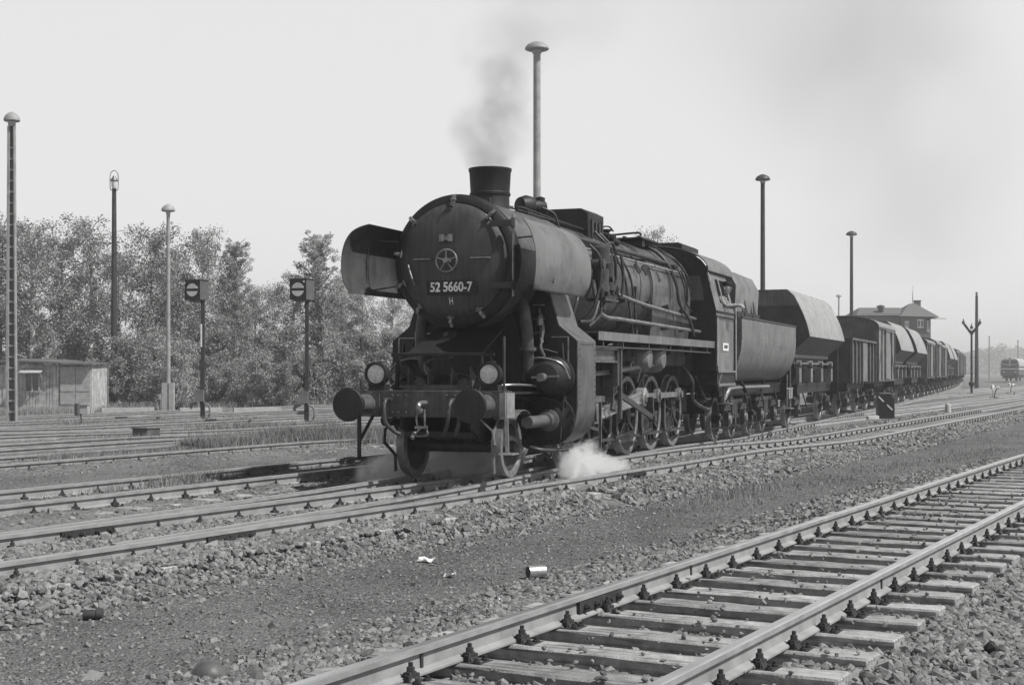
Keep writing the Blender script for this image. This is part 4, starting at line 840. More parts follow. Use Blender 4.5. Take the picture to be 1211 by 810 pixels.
# driver leaning out of the cab window
def skin_body(name, joints, edges, mat_, parent, sub=2):
    me = bpy.data.meshes.new(name); me.from_pydata([j[:3] for j in joints], edges, []); o = link(name, me, parent)
    sk = o.modifiers.new('skin', 'SKIN'); 
    for v, j in zip(me.skin_vertices[0].data, joints): v.radius = (j[3], j[3])
    me.skin_vertices[0].data[0].use_root = True
    ss = o.modifiers.new('sub', 'SUBSURF'); ss.levels = ss.render_levels = sub; me.materials.append(mat_)
    dg = bpy.context.evaluated_depsgraph_get(); dg.update(); m2 = bpy.data.meshes.new_from_object(o.evaluated_get(dg)); o.modifiers.clear(); o.data = m2; m2.shade_smooth(); 
    if not m2.materials: m2.materials.append(mat_)
    return o
px_, py_ = st2w(13.0, 1.26)
person = empty('person', 'engine driver in a cap leaning out of the cab side window', 'person', (px_, py_, 1.93), -TH)
J = [(0,0,.56,.15), (0,0,.80,.14), (.06,0,1.02,.15), (.14,0,1.14,.07), (.16,-.01,1.2,.055),            # pelvis..neck
     (.08,-.17,1.08,.07), (.22,-.22,.92,.05), (.36,-.12,.95,.04), (.42,-.06,.96,.035),
     (.08,.17,1.08,.07), (.22,.24,.92,.05), (.36,.16,.95,.04), (.42,.12,.96,.035),
     (0,-.1,.5,.09), (.03,-.12,.25,.07), (0,-.12,.05,.05), (0,.1,.5,.09), (.03,.12,.25,.07), (0,.12,.05,.05)]
skin_body('body', J, [(0,1),(1,2),(2,3),(3,4),(2,5),(5,6),(6,7),(7,8),(2,9),(9,10),(10,11),(11,12),(0,13),(13,14),(14,15),(0,16),(16,17),(17,18)], M['cloth'], person)
m = MB(); m.lathe((.19, -.02, 1.2), (.1, 0, 1), [(0, .05), (.03, .07), (.08, .088), (.14, .096), (.19, .09), (.235, .06), (.25, 0)], 16); m.lathe((.28, -.06, 1.3), (1, -.5, 0), [(0, .022), (.035, .012), (.04, 0)], 8)
for s_ in (-1, 1): m.lathe((.2 + .04*s_, -.02 + s_*.085, 1.31), (0, s_, 0), [(0, .025), (.015, .02), (.02, 0)], 8)
for q in (-.075, -.02): m.lathe((.275, q, 1.335), (1, -.4, 0), [(0, .013), (.006, .008), (.008, 0)], 8)
m.build('head', M['skin'], person, smooth=60)
m = MB(); m.lathe((.2, -.02, 1.36), (.1, 0, 1), [(0, .1), (.04, .105), (.08, .1), (.1, .07), (.105, 0)], 16); m.box(.25, .36, -.09, .03, 1.365, 1.375); m.build('cap', M['soot'], person)
for s_ in (-1, 1):
    m = MB(); c = (.43, -.05 if s_ < 0 else .12, .955); m.lathe(c, (1, 0, -.2), [(0, .025), (.04, .04), (.08, .035), (.09, 0)], 8)
    for k in range(4): m.tube([(c[0]+.06, c[1]-.03+.02*k, c[2]), (c[0]+.1, c[1]-.03+.02*k, c[2]-.02), (c[0]+.11, c[1]-.03+.02*k, c[2]-.05 - .005*(k % 2))], .008, 6)
    m.tube([(c[0]+.02, c[1]+.03, c[2]), (c[0]+.05, c[1]+.05, c[2]-.02), (c[0]+.08, c[1]+.045, c[2]-.03)], .009, 6); m.build('hand', M['skin'], person)

# ------------------------------------------------------------ tender
tx, ty = st2w(14.3, 0); ten = empty('tender', 'tub shaped tender with a rounded pale belly coupled behind the engine cab', 'tender', (tx, ty, -.1), -TH)
T0 = 14.3
U = [(1.46, 2.78), (1.46, 2.3), (1.44, 2.05), (1.38, 1.82), (1.28, 1.62), (1.12, 1.45), (.92, 1.34), (.7, 1.3)]
m = MB(); full = U + [(-x, z) for x, z in reversed(U)]; m.prism(full, .25, 7.55); tub = m.build('tub', M['cab'], ten, smooth=40)
m = MB()
for sx in (-1, 1): m.tube([(sx*1.46, .25, 2.79), (sx*1.46, 7.55, 2.79)], .022, 8, False)
for y in (1.5, 3.8, 4.2, 6.0): m.bar((1.46, y, 2.78), (1.46, y, 2.86), .02, .03)
for y in (.32, 2.6, 4.9, 7.48):
    for q in range(16): a_ = np.interp(q, [0, 15], [0, 1]); x_ = float(np.interp(a_, np.linspace(0, 1, 8), [u[0] for u in U])); z_ = float(np.interp(a_, np.linspace(0, 1, 8), [u[1] for u in U])); m.lathe((x_+.002, y, z_), (1, 0, -.3*a_), [(0, .011), (.007, .008), (.009, 0)], 6)
m.bar((1.44, 3.7, 2.78), (1.44, 3.7, 3.12), .02, .02); m.bar((1.3, 2.9, 2.78), (1.3, 2.9, 2.98), .02, .02); m.build('rim', M['pipe'], tub)
m = MB(); sec = [(-1.32, 2.78), (-1.36, 3.5), (-1.2, 3.78), (-.8, 3.95), (.8, 3.95), (1.2, 3.78), (1.36, 3.5), (1.32, 2.78)]
m.prism(sec, .1, 2.75); m.build('coal_bunker', M['cab'], ten, smooth=40)
m = MB()
for y in (.9, 1.9): m.prism([(y, 2.79), (y+.5, 2.79), (y, 3.2)], 1.385, 1.40, 'x')
m.box(1.37, 1.39, .1, 2.7, 2.78, 2.92); m.build('bunker_shadow', M['soot'], ten)  # black plates shaped as the jagged shadow along the bunker foot
N = 260; a = RNG.uniform(-1, 1, N); b = RNG.uniform(.2, 6.8, N); V, Fs = stones(a, b, 2.80 + (1-a*a)*.12*np.clip((4-b)/3, .2, 1) + RNG.uniform(0, .05, N), np.full(N, .16)); link('coal', npmesh('coal', V, Fs, M['soot']), ten)
m = MB(); m.box(-1.0, 1.0, -.1, 7.8, 1.16, 1.29)
for sx in (-1, 1): m.box(*sorted((sx*.9, sx*1.0)), 0, 7.8, 1.02, 1.2); m.bar((sx*1.15, 1.6, 1.36), (sx*1.22, 1.9, 1.1), .09, .03); m.bar((sx*1.15, 4.5, 1.36), (sx*1.05, 4.5, .95), .06, .03)
m.build('frame', M['black'], ten)
for sx in (1, -1):
    m = MB(); m.tube([(sx*1.12, -.2, .95), (sx*1.12, .1, 1.0), (sx*1.15, .25, 1.14), (sx*1.15, .6, 1.2), (sx*1.15, 2.8, 1.21), (sx*1.15, 5.2, 1.2)], .045, 8); m.build('side_pipe', M['steel'], ten)
    m = MB(); m.bar((sx*1.3, 7.1, 1.5), (sx*1.3, 7.1, .6), .025, .03); m.bar((sx*1.3, 7.6, 2.2), (sx*1.3, 7.6, .6), .025, .03); m.bar((sx*1.3, 7.0, 1.12), (sx*1.3, 8.0, 1.12), .025, .04); m.box(*sorted((sx*1.1, sx*1.4)), 7.1, 7.6, .58, .60); m.box(*sorted((sx*1.28, sx*1.3)), 7.4, 7.98, .85, 1.1); m.build('rear_steps', M['bright'] if sx > 0 else M['black'], ten)  # bright steps on the sun side, black ones stand in for shade
def bogie(parent, y0, wb, r=.5, name='bogie', wheels=True):
    g = MB()
    for sx in (1, -1):
        g.bar((sx*.98, y0-.45, .55), (sx*.98, y0+wb+.45, .55), .05, .10); g.bar((sx*.98, y0-.3, .9), (sx*.98, y0+wb+.3, .9), .05, .08)
        for y in (y0, y0+wb):
            g.box(*sorted((sx*.95, sx*1.12)), y-.13, y+.13, .34, .66); g.bar((sx*1.0, y-.2, .33), (sx*1.0, y-.2, .95), .04, .04); g.bar((sx*1.0, y+.2, .33), (sx*1.0, y+.2, .95), .04, .04)
            for k in range(4): g.box(*sorted((sx*.98, sx*1.08)), y-.42+.07*k, y+.42-.07*k, .70+.035*k, .73+.035*k)
        for k in range(3): g.lathe((sx*1.0, y0+wb/2-.2+.2*k, .58), (0, 0, 1), [(0, .07), (.28, .07)], 10)
        g.bar((sx*.98, y0+.25, .92), (sx*.98, y0+wb/2, .56), .04, .06); g.bar((sx*.98, y0+wb-.25, .92), (sx*.98, y0+wb/2, .56), .04, .06)
        g.tube([(sx*1.1, y0-.3, 1.1), (sx*1.14, y0+.1, .8), (sx*1.05, y0+.35, .4)], .02, 6); g.tube([(sx*1.1, y0+wb, 1.1), (sx*1.15, y0+wb+.1, .8), (sx*1.06, y0+wb+.3, .35)], .02, 6)
        g.bar((sx*.8, y0-.6, .3), (sx*.8, y0+wb+.6, .3), .03, .04)
    g.box(-.95, .95, y0+wb/2-.2, y0+wb/2+.2, .6, .95); o = g.build(name, M['pipe'], parent)
    q = MB()
    for y in (y0, y0+wb):
        for sx in (1, -1): q.lathe((sx*1.12, y, .5), (sx, 0, 0), [(0, .11), (.04, .1), (.05, 0)], 12)
    q.build('axle_box', M['steel'], o)
    for y in (y0, y0+wb):
        for sx in (1, -1): wheel('wheel', (sx*.79, y, r), r, -sx, 9, disc=True, parent=o)
    return o
bogie(ten, 14.86-T0, 1.8); bogie(ten, 18.76-T0, 1.8)
m = MB(); m.box(-1.3, 1.3, 7.75, 7.8, .9, 1.25)
for x in (-.875, .875): m.lathe((x, 7.8, 1.05), (0, 1, 0), [(0, .12), (.3, .1), (.5, .08), (.51, .22), (.55, .22), (.57, 0)], 20)
m.build('rear_beam', M['black'], ten)

# ------------------------------------------------------------ goods wagons
def path_at(s):
    t = float(np.interp(s, SS, t_loco)); t2 = float(np.interp(s+1, SS, t_loco)); x, y = st2w(s, t); return x, y, float(zs(s)), -(TH + (t2 - t))
def running_gear(parent, L, axles, r=.5, detail=True):
    m = MB()
    for sx in (1, -1): m.box(*sorted((sx*.88, sx*.98)), .6, L-.6, .98, 1.2)
    for y in (.6, L-.66): m.box(-1.25, 1.25, y, y+.06, .92, 1.24)
    for y in np.arange(1.8, L-1, 1.6): m.box(-.9, .9, y, y+.08, 1.0, 1.18)
    m.bar((.95, L*.5-1.4, 1.0), (.95, L*.5-.6, .55), .03, .05); m.bar((.95, L*.5+1.4, 1.0), (.95, L*.5+.6, .55), .03, .05); m.bar((.95, L*.5-.6, .55), (.95, L*.5+.6, .55), .03, .05); m.cyl((.4, L*.5-.5, .75), (.4, L*.5+.5, .75), .17)
    u = m.build('underframe', M['black'], parent)
    m = MB()
    for y, d in ((0, 1), (L, -1)):
        for x in (-.875, .875): m.lathe((x, y+d*.62, 1.05), (0, -d, 0), [(0, .12), (.05, .12), (.3, .1), (.32, .07), (.55, .07), (.56, .21), (.61, .22), (.62, 0)], 18)
    m.build('buffers', M['soot'], parent)
    if detail:
        for y in axles:
            for sx in (1, -1):
                m = MB()
                m.box(*sorted((sx*.92, sx*1.12)), y-.14, y+.14, .36, .64); m.prism([(y-.5, .96), (y-.3, .5), (y-.2, .5), (y-.22, .96)], *sorted((sx*.92, sx*.94)), 'x'); m.prism([(y+.5, .96), (y+.3, .5), (y+.2, .5), (y+.22, .96)], *sorted((sx*.92, sx*.94)), 'x')
                for k in range(4): m.box(*sorted((sx*.98, sx*1.07)), y-.5+.09*k, y+.5-.09*k, .68+.035*k, .71+.035*k)
                m.lathe((sx*1.12, y, .5), (sx, 0, 0), [(0, .11), (.05, .09), (.06, 0)], 12)
                m.build('axle_guard', M['pipe'], parent)
    for y in axles:
        for sx in (1, -1): wheel('wheel', (sx*.79, y, r), r, -sx, 9, disc=True, parent=parent)
def hopper_proto(L=8.6):
    e = empty('hopper_wagon', None, 'hopper wagon')
    P = [(.86, 3.97), (1.06, 3.8), (1.22, 3.5), (1.34, 3.25), (1.43, 3.0), (1.49, 2.78), (1.52, 2.62), (.92, 2.08)]
    y0, y1 = 1.2, L-1.0
    m = MB()
    for sx in (1, -1): m.strip([[(sx*x, y0, z), (sx*x, (y0+y1)/2, z), (sx*x, y1, z)] for x, z in P[:7]], lambda p: (-sx*.02, 0, 0))
    m.build('side_shell', M['hopper'], e, smooth=30)
    m = MB()
    for sx in (1, -1): m.strip([[(sx*x, y0, z), (sx*x, y1, z)] for x, z in P[6:]], lambda p: (-sx*.02, 0, .01))
    m.build('lower_slope', M['wagon'], e, smooth=20)
    m = MB(); q = P + [(-x, z) for x, z in reversed(P)]
    m.prism([(-.86, 3.97), (.86, 3.97), (1.06, 3.8), (1.22, 3.5), (-1.22, 3.5), (-1.06, 3.8)][::-1], y0, y0+.03)
    m.build('upper_end', M['wagon'], e)
    m = MB(); m.prism([(-1.22, 3.497), (1.22, 3.497), (1.43, 3.0), (1.52, 2.62), (.92, 2.08), (-.92, 2.08), (-1.52, 2.62), (-1.43, 3.0)], y0+.015, y0+.05); m.build('end_wall', M['hopper_end'], e); m = MB(); m.prism(q, y1-.03, y1); m.build('end_wall', M['hopper_end'], e)
    m = MB(); m.box(-.88, .88, y0+.05, y1-.05, 3.93, 3.965); m.build('roof', M['hopper'], e)
    m = MB(); m.box(-.9, .9, y0+.3, y1-.3, 1.3, 2.06); m.box(-1.0, 1.0, y0-.6, y1+.6, 1.2, 1.28)
    for y in (y0+.3, (y0+y1)/2, y1-.3): m.prism([(.88, 2.07), (1.12, 1.6), (.95, 1.28), (.85, 1.28)], y-.06, y+.06)
    m.build('chute', M['black'], e)
    m = MB(); m.box(.9, .96, y0-.05, y1+.05, 2.02, 2.12)
    for y in np.linspace(y0+.4, y1-.6, 4): m.box(.92, 1.15, y, y+.42, 1.3, 1.72); m.lathe((1.0, y+.2, 1.85), (1, 0, 0), [(0, .1), (.16, .1), (.18, .05)], 12)
    m.bar((1.05, y0, 1.86), (1.05, y1, 1.86), .05, .05); m.build('chute_door', M['cab'], e)
    m = MB(); 
    for x in (-.7, .75): m.bar((x, .75, 1.2), (x, .75, 2.3), .03, .03)
    m.bar((-.7, .75, 2.3), (.75, .75, 2.3), .03, .03); m.bar((1.2, .7, 1.25), (1.2, .7, 2.0), .03, .03); m.box(.6, 1.3, .62, 1.1, 1.24, 1.28)
    for x in (-.4, .2): m.bar((x, 1.15, 1.3), (x, 1.2, 2.1), .06, .06)
    m.build('end_railing', M['pipe'], e)
    running_gear(e, L, (1.7, L-1.7)); return e
def van_proto(L=8.2, eave=3.45, ridge=3.86, W=1.38, slats=14, lit='wagon_lit', half=False):
    e = empty('covered_van', None, 'covered van')
    m = MB()
    for sx in (1, -1):
        n = slats; y0, y1 = .62, L-.62; dy = (y1-y0)/n
        for k in range(n):
            m.box(*sorted((sx*(W-.03), sx*W)), y0+dy*k+.006, y0+dy*(k+1)-.006, 1.24, eave)
        m.box(*sorted((sx*(W-.05), sx*(W-.032))), y0, y1, 1.24, eave)
    m.build('side_wall', M[lit], e)
    m = MB()
    for sx in (1, -1):
        for y in np.linspace(.66, L-.66, 6): m.box(*sorted((sx*W, sx*(W+.05))), y-.04, y+.04, 1.2, eave)
        m.box(*sorted((sx*W, sx*(W+.04))), .6, L-.6, 1.2, 1.27); m.box(*sorted((sx*W, sx*(W+.04))), .6, L-.6, eave-.08, eave-.01)
        m.bar((sx*(W+.02), .75, 1.3), (sx*(W+.02), L*.32, eave-.1), .03, .05); m.bar((sx*(W+.02), L-.75, 1.3), (sx*(W+.02), L*.68, eave-.1), .03, .05)
    m.build('side_post', M['wagon'], e)
    m = MB()
    for sx in (1, -1):
        m.box(*sorted((sx*(W+.03), sx*(W+.08))), L*.4, L*.6, 1.3, eave-.12); m.bar((sx*(W+.1), L*.34, eave-.1), (sx*(W+.1), L*.8, eave-.1), .03, .05)
    m.build('sliding_door', M['wagon_lit'], e)
    A = [(W*math.cos(R(a)), eave + (ridge-eave)*math.sin(R(a))) for a in range(0, 181, 15)]
    m = MB()
    m.prism([(-W, 1.22), (W, 1.22)] + A, L-.64, L-.6); m.build('end_wall', M['wagon'], e); m = MB(); m.prism([(-W, 1.22), (W, 1.22)] + A, .6, .64)
    for z in (1.9, 2.6, 3.3): m.box(-W, W, .575, .6, z, z+.03)
    for x in (-.8, .0, .8): m.box(x-.04, x+.04, .56, .6, 1.22, eave+.1)
    m.build('end_wall', M['wagon'], e)
    m = MB(); B = [((W+.06)*math.cos(R(a)), eave-.01 + (ridge-eave+.03)*math.sin(R(a))) for a in range(0, 181, 10)]
    m.strip([[(x, y, z) for y in (.5, L/2, L-.5)] for x, z in B], lambda p: (0, 0, .03)); m.build('roof', M['roof'], e)
    running_gear(e, L, (1.8, L-1.8)); return e
def open_proto(L=8.6):
    e = empty('open_wagon', None, 'open wagon'); W = 1.36; H = 2.78
    m = MB(); m.box(-W, W, L-.68, L-.62, 1.22, H); m.build('end_wall', M['hopper_end'], e); m = MB(); m.box(-W, W, .62, .68, 1.22, H)
    for x in (-.9, -.3, .3, .9): m.box(x-.05, x+.05, .54, .62, 1.1, H)
    m.build('end_wall', M['hopper_end'], e)
    m = MB()
    for sx in (1, -1): m.box(*sorted((sx*(W-.05), sx*W)), .62, L-.62, 1.22, H-.05)
    m.build('side_wall', M['wagon'], e)
    m = MB()
    for sx in (1, -1):
        m.box(*sorted((sx*(W-.05), sx*(W+.09))), .6, L-.6, H-.05, H+.03)
        for y in np.linspace(.7, L-.7, 8): m.box(*sorted((sx*W, sx*(W+.08))), y-.045, y+.045, 1.15, H-.05)
    m.build('side_rib', M['wagon'], e)
    m = MB(); m.box(W+.02, W+.09, L*.42, L*.56, 1.25, H-.1); m.build('side_door', M['cab'], e)
    m = MB()
    for x in (.25, .95): m.tube([(x, .45, 1.3), (x, .42, 2.4)], .018, 6)
    m.tube([(.25, .42, 2.4), (.6, .42, 2.42), (.95, .42, 2.4)], .018, 6); m.bar((-.2, .5, 1.2), (-.2, .5, 3.2), .05, .05); m.lathe((-.2, .5, 3.2), (0, 0, 1), [(0, .07), (.12, .06), (.14, 0)], 10); m.build('end_railing', M['pipe'], e)
    running_gear(e, L, (1.8, L-1.8)); return e
gw = 'wagons of the long goods train behind the engine'
def place(e, s, label, group=gw):
    x, y, z, r = path_at(s); e.location = (x, y, z); e.rotation_euler = (0, 0, r); tag(e, label, None, group)
hp = hopper_proto(9.6); vp = van_proto(8.2); op_ = open_proto(8.8); vd = van_proto(9.2, 3.35, 3.7, 1.36, 18, 'wagon')
place(hp, 22.75, 'biggest hopper wagon, directly behind the tender')
place(op_, 33.4, 'ribbed open wagon between the biggest hopper wagon and the first covered van')
place(vp, 42.0, 'first covered van with arched end, behind the ribbed open wagon')
o = copy_tree(hp); place(o, 50.4, 'hopper wagon right behind the first covered van')
o = copy_tree(hp); place(o, 60.3, 'third hopper wagon, just ahead of the row of tall covered vans')
place(vd, 70.2, 'covered van following the third hopper wagon')
pos = 79.5; lab = ['covered van, second of the row beyond the third hopper wagon', 'covered van, third of the row beyond the third hopper wagon', 'fourth hopper wagon with dusty rounded side, far down the train', 'fifth hopper wagon, far down the train behind another hopper',
     'distant dark van behind the far hopper wagons', 'distant van, second behind the far hopper wagons', 'distant van, third behind the far hopper wagons', 'distant van, fourth behind the far hopper wagons', 'last but one visible van where the train fades in the haze', 'last visible van at the tail of the train in the haze']
for k, lb in enumerate(lab):
    src, L = ((vp, 8.3), (vd, 9.3), (hp, 9.7), (hp, 9.7))[k] if k < 4 else ((vd, 9.3) if k % 2 == 0 else (vp, 8.3))
    o = copy_tree(src); place(o, pos, lb); pos += L

# ------------------------------------------------------------ trees
def leaf_mesh(centres, radii, per, size, mat_, name='crown', droop=0.):
    per = int(per*1.7); size = size*.76
    C = np.repeat(np.array(centres), per, 0); Rr = np.repeat(np.array(radii), per)[:, None]; n = len(C)
    d = RNG.normal(size=(n, 3)); d /= np.linalg.norm(d, axis=1)[:, None]; r = RNG.random((n, 1))**.45
    P = C + d * r * Rr * np.array([1, 1, .8]); P[:, 2] -= droop * RNG.random(n) * Rr[:, 0]
    a = RNG.normal(size=(n, 3)); a /= np.linalg.norm(a, axis=1)[:, None]; b = np.cross(a, RNG.normal(size=(n, 3))); b /= np.linalg.norm(b, axis=1)[:, None]
    s1 = (size * RNG.uniform(.5, 1.2, n))[:, None]; s2 = s1 * RNG.uniform(.45, .8, (n, 1))
    V = np.stack([P - a*s1/2, P + b*s2/2, P + a*s1/2, P - b*s2/2], 1).reshape(-1, 3); return npmesh(name, V, np.arange(4*n).reshape(-1, 4), mat_)
def tree_parts(seed, h, cw, kind):
    r = random.Random(seed); tr = MB(); cen = []; rad = []
    bend = [(0, 0)]
    for k in range(6): bend.append((bend[-1][0] + r.uniform(-.12, .12), bend[-1][1] + r.uniform(-.12, .12)))
    def ax(z): u = max(0, min(z/h*6, 5.99)); i = int(u); f = u - i; return (bend[i][0]*(1-f)+bend[i+1][0]*f, bend[i][1]*(1-f)+bend[i+1][1]*f)
    r0 = .022*h
    pts = [(*ax(z), z) for z in np.linspace(-.3, h*.95, 9)]
    for k in range(8): tr.cyl(pts[k], pts[k+1], r0*(1-k/8.6), r0*(1-(k+1)/8.6), 7)
    if kind == 'poplar': zlo, nb = .08, 170
    elif kind == 'birch': zlo, nb = .24, 62
    elif kind == 'bush': zlo, nb = .05, 40
    else: zlo, nb = .2, 66
    for k in range(nb):
        f = zlo + (1 - zlo) * (k + r.random()) / nb; z = f*h; a = r.uniform(0, 2*PI)
        if kind == 'poplar': wd = cw * (.35 + .65*math.sin(PI*min(1, (1-f)*1.15 + .06))) * .5
        elif kind == 'birch': wd = cw*.5 * (math.sin(PI*(.12 + .84*(1-(f-zlo)/(1-zlo))))**.7)
        elif kind == 'bush': wd = cw*.5 * math.sqrt(max(0, 1-(f*.98)**2))
        else: wd = cw*.5 * math.sin(PI*(.08+.86*(1-(f-zlo)/(1-zlo))))**.55
        L = wd * (r.uniform(.7, 1.02) if kind == 'poplar' else r.uniform(.45, 1.08)); x, y = ax(z); rise = {'poplar': .9, 'birch': .15, 'bush': .3}.get(kind, .3) * L * r.uniform(.4, 1.3)
        e = (x + L*math.cos(a), y + L*math.sin(a), z + rise); z0 = max(z - .35*L, h*.05); x2, y2 = ax(z0)
        mid = ((x2+e[0])/2 + r.uniform(-.1, .1), (y2+e[1])/2, (z0+e[2])/2 + .12*L)
        if k % 2 == 0: tr.tube([(x2, y2, z0), mid, e], max(.012, r0*.22*(1-f*.6)), 5)
        for q in (1., .62, .3) if kind != 'poplar' else (1., .5, .1):
            c = (x2 + (e[0]-x2)*q + r.uniform(-.15, .15), y2 + (e[1]-y2)*q + r.uniform(-.15, .15), z0 + (e[2]-z0)*q + r.uniform(-.1, .15))
            if r.random() < .86: cen.append(c); rad.append({'poplar': .33, 'birch': .5, 'bush': .45}.get(kind, .58) * r.uniform(.6, 1.35) * (cw/5)**.4)
    return tr, cen, rad
KIND = {}
def tree_proto(key, seed, h, cw, kind, leafm, per, size, bark='bark', droop=0.):
    tr, cen, rad = tree_parts(seed, h, cw, kind)
    t = bpy.data.meshes.new('trunk'); t.from_pydata(tr.v, [], tr.f); fixn(t); t.shade_smooth(); t.materials.append(M[bark])
    KIND[key] = (t, leaf_mesh(cen, rad, per, size, M[leafm], droop=droop), h)
tree_proto('birch1', 11, 10, 5.2, 'birch', 'leaf', 52, .17, 'birch', .9); tree_proto('birch2', 12, 10, 4.6, 'birch', 'leaf', 48, .16, 'birch', 1.1)
tree_proto('broad1', 13, 10, 6.0, 'broad', 'leaf', 58, .19); tree_proto('broad2', 14, 10, 5.4, 'broad', 'leaf_dark', 58, .18); tree_proto('broad3', 18, 10, 5.2, 'broad', 'leaf_pale', 54, .18)
tree_proto('poplar1', 15, 10, 2.3, 'poplar', 'leaf_pale', 40, .14); tree_proto('poplar2', 19, 10, 2.5, 'poplar', 'leaf_pale', 40, .14)
tree_proto('bush1', 16, 3.4, 3.8, 'bush', 'leaf_pale', 70, .15); tree_proto('bush2', 17, 3.2, 3.6, 'bush', 'leaf', 70, .16)
def gz1(x, y): return float(ground(np.array([x]), np.array([y]))[0][0])
def tree(px, D, top, key, label, wide=1., rz=None):
    x = (px - CX)/F*D; z0 = gz1(x, D); H = CAMZ + (YH - top)*D/F - z0; t, c, h = KIND[key]; k = H/h
    e = empty('tree' if key[:4] != 'bush' else 'bush', label, 'tree' if key[:4] != 'bush' else 'bush', (x, D, z0), rz if rz is not None else random.uniform(0, 6.28), 'trees and bushes along the far side of the yard')
    for nm, me in (('trunk', t), ('crown', c)): o = link(nm, me, e); o.scale = (k*wide, k*wide, k)
TR = [(38, 72, 262, 'birch1', 'tall loose birch above the wooden hut at the left edge', 1.15), (2, 76, 268, 'broad1', 'leafy tree partly cut off by the left edge behind the lattice mast', 1.),
 (72, 80, 285, 'broad2', 'dark tree right of the tallest birch behind the hut', .95), (106, 74, 256, 'birch2', 'wispy birch with a thin top left of the tall dark mast', 1.05), (140, 82, 300, 'birch1', 'hazy birch behind the tall dark mast', .9),
 (176, 74, 274, 'broad1', 'round topped tree between the dark mast and the pale mast', .95), (212, 79, 292, 'birch2', 'slender tree just right of the pale mast', 1.), (240, 75, 270, 'birch1', 'tall pointed birch right above the left disc signal', .85),
 (264, 84, 330, 'broad3', 'low pale tree behind the left disc signal', .9), (288, 76, 291, 'poplar1', 'narrow poplar between the two disc signals', 1.), (300, 79, 345, 'broad1', 'broad tree spreading under the narrow poplar', .9),
 (322, 82, 338, 'birch2', 'low birch with a ragged top left of the right disc signal', .9), (348, 78, 322, 'birch1', 'birch right behind the right disc signal', .85), (378, 77, 286, 'poplar2', 'tallest narrow poplar just right of the right disc signal', 1.15),
 (404, 80, 326, 'broad3', 'tree between the right poplar and the smoke deflector', .8), (430, 78, 345, 'broad1', 'tree seen under the left smoke deflector', .85), (462, 79, 352, 'broad3', 'pale tree behind the engine front, right of the tree under the deflector', .85), (492, 82, 356, 'broad1', 'tree mostly hidden behind the smokebox', .85),
 (195, 88, 325, 'broad3', 'second row tree behind the pale mast', 1.1), (255, 90, 352, 'birch2', 'second row birch behind the left disc signal', 1.2), (395, 90, 352, 'broad1', 'second row tree right of the tallest poplar', 1.1),
 (766, 118, 270, 'birch2', 'far tree whose top peeks over the boiler', .8),]
for a in TR: tree(*a)
BU = [(150, 69.5, 405, 'bush2', 'green bush at the foot of the tall dark mast'), (182, 71, 400, 'bush1', 'pale bush left of the pale mast foot'), (214, 68, 408, 'bush1', 'bright round bush just right of the pale mast foot'), (128, 72, 425, 'bush2', 'bush right of the wooden hut door'),
 (248, 71, 425, 'bush2', 'bush behind the post of the left disc signal'), (282, 70, 428, 'bush1', 'pale bush left of the middle of the two disc signals'), (308, 69, 420, 'bush1', 'bright leafy bush midway between the two disc signals'), (332, 68.5, 432, 'bush2', 'bush left of the right disc signal post'),
 (358, 72, 420, 'bush2', 'bush behind the right disc signal post'), (392, 72, 405, 'bush1', 'pale bush behind the small forked post'), (415, 73, 400, 'bush2', 'bush above the left buffer'), (440, 73, 398, 'bush1', 'bush behind the left headlight'), (470, 74, 398, 'bush2', 'bush behind the engine front plate'), (265, 74, 395, 'bush2', 'taller bush right of the left disc signal post'), (345, 75, 390, 'bush1', 'taller bush left of the right disc signal box'), (98, 76, 400, 'bush2', 'bush above the roof of the hut door end'), (50, 76, 395, 'bush1', 'pale bush behind the hut roof')]
for a in BU: tree(*a)
# hazy distant wood at the right and along the horizon
cen = []; rad = []
for k in range(260):
    D = random.uniform(800, 1100); px = random.choice([random.uniform(1130, 1300), random.uniform(-60, 1300)]); h = random.uniform(5, 15); x = (px-CX)/F*D
    for q in range(3): cen.append((x + random.uniform(-5, 5), D, h*random.uniform(.1, .9))); rad.append(random.uniform(4., 8.))
tag(link('distant_wood', leaf_mesh(cen, rad, 110, 2.6, M['leaf'], 'distant_wood')), 'distant belt of trees along the horizon', None, None, 'stuff')
